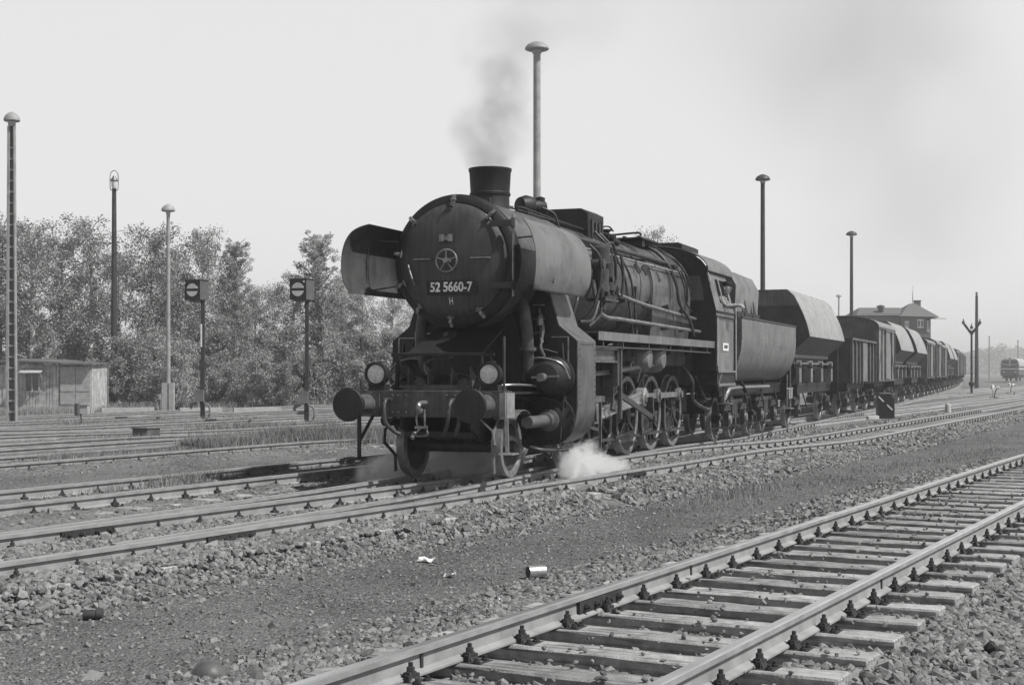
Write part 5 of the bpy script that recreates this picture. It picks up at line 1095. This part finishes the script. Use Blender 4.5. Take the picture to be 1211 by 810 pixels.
# tree behind the hut line continuing beyond the frame
# ------------------------------------------------------------ lamp masts
def mast(px, py_base, top, r0, r1, mt, label, head='mushroom', hw=.42, lattice=False, foot=None, D=None):
    if D is None: D = F*(CAMZ+.25)/(py_base-YH)
    x = (px-CX)/F*D; z0 = gz1(x, D); H = CAMZ + (YH-top)*D/F - z0
    e = empty('lamp_mast', label, 'lamp mast', (x, D, z0), 0, 'lamp masts of the railway yard')
    m = MB()
    hm = M['post_light'] if mt == 'post_light' else M['pipe']
    if lattice:
        m.bar((-.15, 0, -.3), (-.09, 0, H-.5), .16, .075); m.bar((.15, 0, -.3), (.09, 0, H-.5), .16, .04); q_ = MB(); q_.bar((.0, .05, -.3), (.0, .05, H-.5), .02, .17); q_.build('web', M['tile'], e)
        for k in range(int((H-.6)/.37)): z = .1 + .37*k; u_ = 1 - .45*z/H; m.bar((-.15*u_, .0, z), (.15*u_, .0, z), .06, .06)
    elif lattice == 2:
        w_ = .22
        for a in (-w_/2, w_/2):
            for b in (-w_/2, w_/2): m.bar((a, b, -.3), (a*.55, b*.55, H-.55), .035, .035)
        n = int(H/.45)
        for k in range(n):
            z = k*.45 + .2; f = 1 - .45*z/H; q = w_/2*f
            for A, B in (((-q, -q), (q, -q)), ((-q, q), (q, q)), ((-q, -q), (-q, q)), ((q, -q), (q, q))): m.bar((*A, z), (*B, z), .05, .03)
    else: m.cyl((0, 0, -.3), (0, 0, H-.35), r0, r1, 14)
    m.build('mast', M[mt], e)
    if head == 'mushroom':
        m = MB(); m.lathe((0, 0, H-.5), (0, 0, 1), [(0, r1*.9), (.04, r1*1.3), (.1, r1*1.3), (.2, r1*1.1)], 12); m.build('collar', M['concrete'], e)
        m = MB(); m.lathe((0, 0, H-.34), (0, 0, 1), [(0, .08), (-.0, hw*.9), (.03, hw), (.10, hw*.97), (.2, hw*.78), (.28, hw*.45), (.32, hw*.15), (.33, 0)], 24); l = m.build('lamp_head', hm, e)
        m = MB(); m.lathe((0, 0, H-.40), (0, 0, 1), [(0, .0), (.01, .1), (.05, .14)], 12); m.build('bulb', M['lens'], l)
    elif head == 'cage':
        m = MB(); z = H-.95
        for s_ in (-1, 1): m.tube([(s_*.16, 0, z), (s_*.2, 0, z+.15), (s_*.2, 0, z+.75), (s_*.1, 0, z+.95), (0, 0, z+1.0)], .018, 6)
        m.lathe((0, 0, z-.02), (0, 0, 1), [(0, .1), (.04, .18)], 12); m.build('lamp_bracket', M['pipe'], e)
        m = MB(); m.lathe((0, 0, z+.45), (0, 0, 1), [(0, .17), (.06, .19), (.2, .1), (.28, .05), (.3, 0)], 16); m.build('lamp_head', M['steel'], e)
        m = MB(); m.lathe((0, 0, z+.03), (0, 0, 1), [(0, .06), (.1, .12), (.42, .15)], 14); m.build('lamp_glass', M['white'], e)
    elif head == 'spike':
        m = MB(); m.lathe((0, 0, H-.36), (0, 0, 1), [(0, .06), (.12, .06), (.16, .18), (.2, .16), (.34, .03), (.36, 0)], 10); m.build('lamp_head', M['pipe'], e)
    if foot:
        m = MB(); m.box(.05, .26, -.12, .1, -.2, 1.35); m.box(-.26, -.05, -.12, .1, -.2, 1.35); m.build('foot_box', M['concrete'], e)
    return e
mast(14, 500, 132, .1, .1, 'post_light', 'pale lattice lamp mast cut by the left edge', lattice=True, hw=.27)
mast(135, 480, 203, .19, .1, 'post_dark', 'tall dark wooden mast with a caged lamp on top, right of the hut', 'cage')
mast(199, 486, 241, .10, .075, 'post_light', 'slim pale mast with mushroom lamp, right of the dark caged mast', foot=True, hw=.3)
mast(635, 0, 49, .155, .14, 'post_light', 'very tall pale mast with wide mushroom lamp rising behind the engine boiler', D=54, hw=.46)
mast(902, 0, 206, .15, .11, 'post_dark', 'dark mast with mushroom lamp behind the biggest hopper wagon', D=76, hw=.40)
mast(1007, 0, 273, .15, .11, 'post_dark', 'mast with mushroom lamp behind the first covered van', D=107, hw=.42)
mast(992, 0, 348, .12, .1, 'post_light', 'smallest distant mast with mushroom lamp above the first covered van roof', D=190, hw=.40)
mast(1155, 459, 345, .22, .13, 'post_dark', 'thick wooden mast standing right of the forked post near the tail of the train', 'spike')
mast(1170, 0, 397, .14, .1, 'post_light', 'faint distant mast left of the pale railcar', 'spike', D=260)
mast(1204, 0, 402, .14, .1, 'post_light', 'faint distant mast above the pale railcar', 'spike', D=262)

# ------------------------------------------------------------ disc signals
def disc_signal(px, by, label, top=331):
    D = F*(CAMZ+.25)/(by-YH); x = (px-CX)/F*D; z0 = gz1(x, D); k = D/F
    H = CAMZ + (YH-(top+24))*k - z0; e = empty('disc_signal', label, 'railway signal', (x, D, z0), 0, 'disc signals at the far side of the yard')
    m = MB(); m.bar((0, 0, -.3), (0, 0, H), .14, .12); m.bar((-.22, 0, H-.42), (.22, 0, H-.42), .03, .03); m.bar((-.08, 0, .2), (-.10, .0, 2.2), .02, .02); m.build('post', M['post_dark'], e)
    return e, H, D
for px, by, lb, off, band in ((240, 498, 'disc signal with a white lower post band, nearer the pale mast', -.2, 1), (363, 501, 'disc signal nearer the engine, on an all grey post', -.15, 0)):
    e, H, D = disc_signal(px, by, lb)
    w_ = .62; hh = .68; ry = R(20)
    hd = MB(); hd.box(-w_/2, w_/2, -.3, .25, H, H+hh); hd.box(-w_/2-.03, w_/2+.03, -.34, .28, H+hh, H+hh+.03); hd.box(-.2, .2, -.2, .2, H-.06, H)
    b = hd.build('signal_box', M['wagon'], e, (off, 0, 0), (0, 0, -ry), bevel=.01)
    f = MB(); f.box(-w_/2+.01, w_/2-.01, -.315, -.301, H+.01, H+hh-.01); f.build('front_board', M['soot'], b)
    for s_ in (-1, 1):
        q = MB(); pts = [(.225*math.cos(R(a)), H+hh/2 + s_*.225*math.sin(R(a))) for a in range(12, 169, 12)]; q.prism(pts, -.327, -.316); q.build('white_half_disc', M['white'], b)
    q = MB(); q.lathe((w_/2-.08 if off > -.2 else -w_/2+.02, -.316, H+hh-.09), (0, -1, 0), [(0, .03), (.03, .03), (.035, 0)], 10); q.build('small_lamp', M['white'], b)
    if band:
        q = MB(); q.bar((-.04, -.004, H-1.63), (-.04, -.004, H-.83), .145, .055); q.build('white_band', M['white'], e)
    q = MB(); q.box(-.22, .06, -.25, -.08, .75, 1.15); q.tube([(-.2, -.15, .7), (-.4, -.1, .62), (-.38, -.1, .5)], .05, 6); q.tube([(.1, -.1, .1), (.25, -.1, .3), (.22, -.1, .6), (.05, -.1, .7)], .03, 6); q.build('lever_box', M['cab'], e)
# ------------------------------------------------------------ forked posts
def forked(px, by, top, label, base=True, k=1.):
    D = F*(CAMZ+.3)/(by-YH); x = (px-CX)/F*D; z0 = gz1(x, D); H = CAMZ + (YH-top)*D/F - z0
    e = empty('forked_signal', label, 'railway signal', (x, D, z0)); m = MB(); m.cyl((0, 0, -.2), (0, 0, H-1.0*k), .09, .075); 
    if base: m.box(-.35, .35, -.3, .3, -.2, .12); m.lathe((0, 0, .6), (0, 0, 1), [(0, .1), (.1, .2), (.3, .2), (.4, .1)], 10)
    for z in (1.6, 2.8): m.bar((-.2, 0, z), (.2, 0, z), .03, .03)
    m.build('post', M['soot'], e)
    m = MB(); m.bar((0, 0, H-1.1*k), (-.55*k, 0, H-.35*k), .14*k, .16*k, (0, 1, 0)); m.bar((0, 0, H-1.1*k), (.55*k, 0, H-.35*k), .14*k, .16*k, (0, 1, 0)); m.prism([(-.3*k, H-.65*k), (0, H-.85*k), (.3*k, H-.65*k), (0, H-1.15*k)], -.06, .06); m.build('fork_board', M['soot'], e)
    for s_ in (-1, 0, 1):
        m = MB(); m.lathe((s_*.62*k, 0, H-(.36 if s_ else .72)*k), (0, 0, 1), [(0, .05*k), (.05, .11*k), (.2*k, .11*k), (.26*k, .04), (.4*k, .04), (.42*k, 0)], 10); m.build('lamp', M['pipe'], e)
forked(1149, 467, 378, 'dark post with a V shaped forked head right of the train')
forked(379, 476, 392, 'small forked post among the trees right of the right disc signal', False, .8)
D = 72.; x = (428-CX)/F*D; z0 = gz1(x, D); m = MB(); m.cyl((0, 0, -.2), (0, 0, CAMZ+(YH-399)*D/F - z0), .09, .08, 10); tag(m.build('wooden_post', M['post_dark'], None, (x, D, z0)), 'plain dark post standing above the left buffer', 'post')

# ------------------------------------------------------------ wooden hut at the left
D = 61.; hx0 = (-12-CX)/F*D; hx1 = (108-CX)/F*D; z0 = gz1((hx0+hx1)/2, D); Lh = hx1-hx0
hut = empty('wooden_hut', 'low weathered plank hut with a canopied window at the left edge', 'hut', (hx0, D, z0), R(0))
m = MB(); n = int((Lh-1.35)/.14)
for k in range(n):
    a = k*(Lh-1.35)/n; m.box(a, a+(Lh-1.35)/n-.012, -.02+random.uniform(-.012, .012), .03, .35, 2.15-.03*random.random())
m.build('plank_wall', M['wood'], hut, smooth=0)
m = MB(); m.box(.0, Lh, .04, 2.6, .3, 2.12); m.build('inner_wall', M['wood'], hut)
m = MB(); m.box(-.05, Lh+.02, -.08, 2.65, -.3, .36); m.build('plinth', M['concrete'], hut)
m = MB(); m.box(Lh-1.32, Lh-.68, -.06, -.0, .38, 2.05); m.box(Lh-.66, Lh-.03, -.06, -.0, .38, 2.05)
for a in (Lh-1.28, Lh-.62):
    m.box(a, a+.55, -.075, -.062, 1.0, 1.06); m.box(a, a+.55, -.075, -.062, .45, .5)
m.build('door', M['concrete'], hut)
m = MB(); rows = [[(x, y, 2.2 + .1*math.sin(x*.9+.6)*.6 + .03*y) for y in (-.35, 2.9)] for x in np.linspace(-.3, Lh-1.2, 14)]; m.strip(rows, lambda p: (0, 0, .07)); m.strip([[(x, y, 2.14+.02*y) for y in (-.3, 2.85)] for x in (Lh-1.35, Lh+.12)], lambda p: (0, 0, .06)); m.build('roof', M['tile'], hut)
wx_ = (32-CX)/F*D - hx0; m = MB(); m.box(wx_-.1, wx_+.58, -.07, -.02, .95, 1.02); m.box(wx_-.1, wx_-.03, -.07, -.02, 1.0, 1.75); m.box(wx_+.5, wx_+.57, -.07, -.02, 1.0, 1.75); m.box(wx_+.2, wx_+.26, -.065, -.02, 1.0, 1.75); win = m.build('window', M['concrete'], hut)
m = MB(); m.box(wx_-.03, wx_+.5, -.04, -.03, 1.02, 1.75); m.build('pane', M['glass'], win)
m = MB(); m.strip([[(wx_-.2, -.05, 1.95), (wx_+.75, -.05, 1.95)], [(wx_-.2, -.5, 1.78), (wx_+.75, -.5, 1.78)]], lambda p: (0, 0, .03)); m.bar((wx_+.7, -.05, 1.4), (wx_+.7, -.48, 1.78), .03, .03); m.build('canopy', M['wood'], hut)

# ------------------------------------------------------------ signal tower building far right
D = 150.; k = D/F
def Xp(px): return (px-CX)*k
def Zp(py): return CAMZ + (YH-py)*k
bx, by_ = Xp(1015), D; sb = empty('signal_tower', 'brick signal box with a hipped roof and chimney behind the train', 'signal box', (bx, by_, 0))
x1 = Xp(1064)-bx; x2 = Xp(1094)-bx; x3 = Xp(1102)-bx
m = MB(); m.box(.3, x1, 0, 6, -.5, Zp(371)); m.box(x1, x2, -.6, 6, -.5, Zp(374)); m.box(x2, x3, .4, 5.4, -.5, Zp(377)); m.build('wall', M['brick'], sb)
m = MB(); zr = Zp(363); ze = Zp(372)
m.add([(-.3,-.5,ze-.1),(x1+.6,-.5,ze-.1),(x1+.6,6.4,ze-.1),(-.3,6.4,ze-.1),(.8,2.9,zr+.05),(x1+.8,2.9,zr+.05)], [(0,1,5,4),(1,2,5),(2,3,4,5),(3,0,4),(0,3,2,1)])
zt = Zp(358); m.add([(x1-.3,-1.1,ze-.2),(x3+.5,-1.1,ze-.3),(x3+.5,6.4,ze-.3),(x1-.3,6.4,ze-.2),(x1+1.6,2.0,zt),(x1+2.2,2.0,zt)], [(0,1,5,4),(1,2,5),(2,3,4,5),(3,0,4),(0,3,2,1)])
rf = m.build('roof', M['tile'], sb, smooth=0)
cxx = Xp(1092)-bx; m = MB(); m.box(cxx-.3, cxx+.3, 2, 2.6, Zp(372), Zp(355)); m.box(cxx-.36, cxx+.36, 1.94, 2.66, Zp(355), Zp(354)); m.build('chimney', M['brick'], rf)
m = MB(); m.cyl((x1+1.9, 2, zt-.2), (x1+1.9, 2, zt+1.2), .02); m.cyl((x1+2.1, 2.5, zt-.2), (x1+2.1, 2.5, zt+1.9), .015); m.lathe((2.6, .9, Zp(369)), (0, 0, 1), [(0, .3), (.5, .3), (.5, .45), (.7, .4), (.8, 0)], 8); m.build('roof_vent', M['pipe'], rf)
for a, b, c, d, yq in ((1083, 1090, 378, 388, -.62), (1068, 1073, 380, 388, -.62), (1096, 1100, 379, 392, .38)):
    m = MB(); m.box(Xp(a)-bx, Xp(b)-bx, yq-.03, yq-.005, Zp(d), Zp(c)); w1 = m.build('window', M['white'], sb)
    m = MB(); a_ = Xp(a)-bx; b_ = Xp(b)-bx; n = 2
    for q in range(n): m.box(a_+(b_-a_)*q/n+.06, a_+(b_-a_)*(q+1)/n-.06, yq-.045, yq-.032, Zp(d)+.12, Zp(c)-.12)
    m.build('pane', M['glass'], w1)
m = MB(); m.box(x2, x3+.5, -.3, .4, Zp(377), Zp(376)); m.bar((x3+.5, 1, Zp(376)), (x3+1.8, 1, Zp(376.5)), .1, .06); m.build('awning', M['tile'], sb)

# ------------------------------------------------------------ pale railcar at the right edge
rx, ry_ = 81.2, 232.; rc = empty('railcar', 'pale nosed diesel locomotive with a dark V band waiting at the right edge', 'locomotive', (rx, ry_, -.14), -R(24))
m = MB(); m.box(-1.45, 1.45, 0, 14, .9, 2.35); m.build('lower_body', M['wagon'], rc, bevel=.15)
m = MB(); m.box(-1.46, 1.46, -.02, 14, 1.95, 2.08); m.build('white_band', M['white'], rc)
m = MB(); m.prism([(-1.43, 2.352), (1.43, 2.352), (1.43, 3.1), (1.25, 3.5), (.9, 3.75), (-.9, 3.75), (-1.25, 3.5), (-1.43, 3.1)], .02, 13.9); m.build('upper_body', M['concrete'], rc, bevel=.12)
m = MB(); m.prism([(-1.4, 2.36), (1.4, 2.36), (1.4, 2.85), (0, 2.5), (-1.4, 2.85)], -.03, .015); m.build('v_band', M['wagon'], rc)
for s_ in (-1, 1):
    m = MB(); m.prism([(s_*.15, 2.75), (s_*1.25, 2.95), (s_*1.15, 3.4), (s_*.15, 3.4)], -.03, .018); m.build('windscreen', M['glass'], rc)
    m = MB(); m.lathe((s_*.9, 0, 1.5), (0, -1, 0), [(0, .13), (.05, .12), (.06, 0)], 12); m.build('headlight', M['lens'], rc)
    for y in (2, 4, 10, 12):
        m = MB(); m.cyl((s_*.68, y, .5), (s_*.8, y, .5), .5, None, 20); m.build('wheel', M['wheel'], rc)
    m = MB(); m.lathe((s_*.875, 0, 1.05), (0, -1, 0), [(0, .1), (.5, .1), (.5, .22), (.56, .2), (.57, 0)], 14); m.build('buffer', M['soot'], rc)
m = MB(); m.box(-1.2, 1.2, .3, 13.7, .5, .9); m.lathe((0, .1, 3.72), (0, -1, 0), [(0, .12), (.1, .12), (.12, 0)], 12); m.build('underframe', M['soot'], rc)

# ------------------------------------------------------------ small things in the yard
def spot(px, py, z=-.25): x, y = at(px, py, z); return x, y, gz1(x, y)
x, y, z = spot(1047, 498, -.4); bs = empty('dwarf_signal', 'low black board signal with a white diagonal stroke between the tracks', 'railway signal', (x, y, z), -R(8)); kk = y/F
m = MB(); w_ = 20*kk; h_ = 30*kk; sh = [(-w_/2, -.1), (w_/2, -.1), (w_/2, h_*.8), (w_*.3, h_), (-w_*.3, h_), (-w_/2, h_*.8)]; m.prism(sh, -.22, .3); b = m.build('casing', M['cab'], bs, bevel=.02)
m = MB(); m.prism([(a*.97, c*.98) for a, c in sh], -.235, -.222); m.build('black_board', M['soot'], b)
for (a, c), (d, f_) in (((-.42, .86), (-.14, .66)), ((.06, .54), (.36, .34))): m = MB(); m.bar((a*w_, -.242, c*h_), (d*w_, -.242, f_*h_), .012, .05); m.build('white_stroke', M['white'], b)
x, y, z = spot(1031, 498, -.35); m = MB(); m.box(-.35, .3, -.12, .12, 0, .14); tag(m.build('concrete_slab', M['concrete'], None, (x, y, z-.02), (0, 0, .7), bevel=.02), 'pale concrete slab lying at the foot of the dwarf signal', 'slab')
x, y, z = spot(1121, 488, -.35); m = MB(); m.lathe((0, 0, -.1), (0, 0, 1), [(0, .14), (.42, .12), (.5, .08), (.52, 0)], 10); tag(m.build('marker_stone', M['concrete'], None, (x, y, z), smooth=60), 'small pale marker stone between the tracks at the right', 'marker stone')
x, y, z = spot(95, 504); e = empty('cabinet', 'small pale box on a thin post in front of the hut', 'cabinet', (x, y, z)); m = MB(); m.cyl((.02, 0, -.2), (.02, 0, .5), .03); m.build('post', M['concrete'], e); m = MB(); m.box(-.02, .26, -.12, .16, .5, .78); m.box(-.08, .28, -.15, .18, .78, .81); m.build('box', M['concrete'], e); m = MB(); m.lathe((-.06, -.1, .62), (0, 0, 1), [(-.18, .0), (-.17, .09), (.2, .1), (.22, 0)], 12); m.build('dark_disc', M['wagon'], e)
x, y, z = spot(173, 526); e = empty('point_lock_box', 'low grey steel box beside a rail in front of the disc signals', 'box', (x, y, z), -.4); m = MB(); m.box(-.22, .22, -.25, .25, -.1, .24); m.build('body', M['wagon'], e, bevel=.02); m = MB(); m.box(-.24, .24, -.27, .27, .24, .265); m.build('lid', M['cab'], e)
def lever(px, py, label, s_=1.):
    x, y, z = spot(px, py); e = empty('point_lever', label, 'point lever', (x, y, z), random.uniform(-.5, .5), 'hand levers for the points'); m = MB(); m.box(-.3, .3, -.12, .12, -.1, .12); m.tube([(0, 0, .1), (.05, 0, .45), (.2, 0, .7)], .03, 6); m.build('stand', M['soot'], e); m = MB(); m.lathe((-.1, 0, .12), (0, 0, 1), [(0, .03), (.5, .03)], 8); m.lathe((-.1, 0, .62), (0, 0, 1), [(0, .1), (.22, .1), (.27, 0)], 4); m.build('lantern', M['white'], e); m = MB(); m.lathe((.22, 0, .7), (1, 0, .3), [(-.1, 0), (-.09, .09), (.09, .09), (.1, 0)], 12); m.build('counterweight', M['white'], e)
lever(193, 486, 'point lever at the foot of the pale mast'); lever(295, 481, 'point lever right of the left disc signal'); lever(321, 481, 'point lever midway between the disc signals'); lever(1195, 466, 'point lever in front of the pale railcar'); lever(1176, 472, 'small point lever left of the railcar one')
for (a, b_, lb) in ((120, 182, 'pale kerb board lying behind the cabinet'), (212, 262, 'pale kerb board behind the left disc signal'), (276, 332, 'pale kerb board between the disc signals')):
    p = at(a, 487, -.2); q = at(b_, 486.3, -.2); m = MB(); m.bar((p[0], p[1], -.2), (q[0], q[1], -.2), .2, .34); tag(m.build('kerb_board', M['concrete']), lb, 'kerb')
# litter on the cinder path
def lie(px, py): x, y = at(px, py, -.385); return x, y, gz1(x, y)
x, y, z = lie(634, 688); e = empty('tin_can', 'empty open tin can lying on the cinder path', 'tin can', (x, y, z+.058), R(24)); m = MB(); m.lathe((-.08, 0, 0), (1, 0, 0), [(0, .058), (.16, .058), (.16, .052), (.162, 0)][:2] + [(.16, .0)], 24); m.build('can_body', M['tin'], e); m = MB(); m.lathe((-.0815, 0, 0), (1, 0, 0), [(0, .05), (.0005, .0)], 24); m.build('dark_end', M['soot'], e)  # black disc stands in for the shaded inside of the can
x, y, z = lie(110, 739); m = MB(); m.lathe((-.07, 0, 0), (1, 0, 0), [(0, .0), (0, .036), (.09, .036), (.1, .045), (.14, .045), (.14, 0)], 18); tag(m.build('iron_sleeve', M['pipe'], None, (x, y, z+.04), (0, 0, R(8))), 'short iron sleeve lying on the cinder at the lower left', 'iron part')
x, y, z = lie(247, 806); m = MB(); m.lathe((0, 0, -.1), (0, 0, 1), [(0, .11), (.12, .11), (.17, .09), (.2, .05), (.205, 0)], 16); tag(m.build('round_stone', M['cylinder'], None, (x, y, z-.02), (.1, .5, 0), smooth=70), 'round topped stone at the very bottom edge', 'stone')
for px, py, s_, lb in ((505, 671, .085, 'crumpled white paper scrap on the cinder, left of the tin can'), (532, 688, .045, 'tiny white paper scrap near the larger crumpled one'), (597, 722, .05, 'white paper scrap beside the near rail')):
    x, y, z = lie(px, py); r_ = random.Random(px); m = MB(); n = 5; rows = [[((i-2)*s_*.5 + r_.uniform(-.02, .02), (j-2)*s_*.3 + r_.uniform(-.02, .02), r_.uniform(0, .05)) for j in range(n)] for i in range(n)]; m.strip(rows, lambda p: (0, 0, .002)); tag(m.build('paper_scrap', M['paper'], None, (x, y, z+.005), smooth=0), lb, 'paper scrap')
x, y, z = at(1172, 782, -.33)[0], at(1172, 782, -.33)[1], 0
V, Fs = stones(np.array([0.]), np.array([0.]), np.array([0.]), np.array([.085]), ico=True); tag(link('dark_stone', npmesh('dark_stone', V, Fs, M['soot']), None, (x, y, gz1(x, y)+.04)), 'single dark stone among the ballast at the lower right', 'stone')

# ------------------------------------------------------------ smoke, steam and haze
def volume(name, box, label, color, dens_nodes, parent=loco, aniso=.2):
    m = bpy.data.materials.new(name); m.use_nodes = True; n = m.node_tree.nodes; l = m.node_tree.links; n.remove(n['Principled BSDF'])
    pv = n.new('ShaderNodeVolumePrincipled'); pv.inputs['Color'].default_value = (color, color, color, 1); pv.inputs['Anisotropy'].default_value = aniso
    l.new(pv.outputs[0], n['Material Output'].inputs['Volume']); dens_nodes(n, l, pv)
    b = MB(); b.box(*box); o = b.build(name, m, parent, smooth=0); tag(o, label, None, None, 'stuff'); return o
def dens(terms, gain, nscale, nlo, nhi, drift=0.):
    # terms: list of (centre function coefficients); one soft column or ellipsoid, broken up by noise
    def f(n, l, pv):
        tc = n.new('ShaderNodeTexCoord'); sp_ = n.new('ShaderNodeSeparateXYZ'); l.new(tc.outputs['Object'], sp_.inputs[0])
        def op(o, a, b=0., c=0.):
            k = n.new('ShaderNodeMath'); k.operation = o
            for i, q in enumerate((a, b, c)):
                if isinstance(q, (int, float)): k.inputs[i].default_value = q
                else: l.new(q, k.inputs[i])
            return k.outputs[0]
        nz = n.new('ShaderNodeTexNoise'); nz.inputs['Scale'].default_value = nscale; nz.inputs['Detail'].default_value = 4; nz.inputs['Roughness'].default_value = .6; l.new(tc.outputs['Object'], nz.inputs['Vector'])
        mr = n.new('ShaderNodeMapRange'); mr.inputs[1].default_value = nlo; mr.inputs[2].default_value = nhi; mr.inputs[3].default_value = 0; mr.inputs[4].default_value = 1; l.new(nz.outputs[0], mr.inputs[0])
        tot = None
        for t in terms:
            if t[0] == 'ball':
                _, cx, cy, cz, rx_, ry__, rz_, g = t
                q = op('ADD', op('ADD', op('POWER', op('ABSOLUTE', op('DIVIDE', op('SUBTRACT', sp_.outputs[0], cx), rx_)), 2.), op('POWER', op('ABSOLUTE', op('DIVIDE', op('SUBTRACT', sp_.outputs[1], cy), ry__)), 2.)), op('POWER', op('ABSOLUTE', op('DIVIDE', op('SUBTRACT', sp_.outputs[2], cz), rz_)), 2.))
                v = op('MULTIPLY', op('MAXIMUM', op('SUBTRACT', 1., q), 0.), g)
            tot = v if tot is None else op('ADD', tot, v)
        l.new(op('MULTIPLY', op('MULTIPLY', tot, mr.outputs[0]), gain), pv.inputs['Density'])
    return f
B = 'ball'
volume('smoke', (-1.6, 2.2, 1.6, 9.5, 4.52, 8.2), 'thin grey smoke rising from the chimney', .22,
       dens([(B, -.02, 2.95, 4.62, .42, .42, .5, 1.3), (B, .0, 3.0, 5.1, .72, .7, .6, .9), (B, .12, 3.1, 5.75, .5, .7, .55, .75), (B, .1, 3.3, 6.4, .9, .9, .6, .28), (B, .2, 5.2, 7.5, 1.4, 2.6, 1., .08)], 1.25, 1.7, .34, .66))
volume('smoke_trail', (-8, 8, 10, 75, 6, 24), 'faint veil of smoke drifting back over the train', .32,
       dens([(B, 1, 30, 13, 6, 22, 6, 1.), (B, 2, 52, 12, 6, 22, 9, 1.)], .02, .11, .4, .65))
volume('steam', (.3, 1.75, 2.75, 6.2, -.3, .66), 'white steam puff from the cylinder drain at the near wheels', .98,
       dens([(B, 1.12, 3.35, .1, .22, .26, .36, .9), (B, 1.12, 3.8, .04, .3, .5, .32, 1.1), (B, 1.15, 4.6, -.04, .34, .9, .24, .7), (B, 1.15, 4.15, .2, .26, .3, .26, .6), (B, 1.2, 5.4, -.08, .3, .7, .18, .4)], 34., 8., .44, .64))
volume('steam_veil', (-2.2, .25, 1.5, 5.6, -.3, .7), 'thin steam drifting under the engine frame to the far side', .98,
       dens([(B, -.5, 3.6, .1, .7, 1.5, .42, 1.), (B, -1.2, 2.2, .0, .6, .9, .3, .6)], 40., 5.5, .45, .62))
hz = bpy.data.materials.new('haze'); hz.use_nodes = True; n = hz.node_tree.nodes; n.remove(n['Principled BSDF']); pv = n.new('ShaderNodeVolumePrincipled')
pv.inputs['Color'].default_value = (.95, .95, .95, 1); pv.inputs['Density'].default_value = .0010; pv.inputs['Anisotropy'].default_value = .3; hz.node_tree.links.new(pv.outputs[0], n['Material Output'].inputs['Volume'])
m = MB(); m.box(-3100, 3100, -120, 4300, -1.6, 26.); o = m.build('haze', hz, smooth=0); tag(o, 'summer haze lying over the whole yard', None, None, 'stuff')
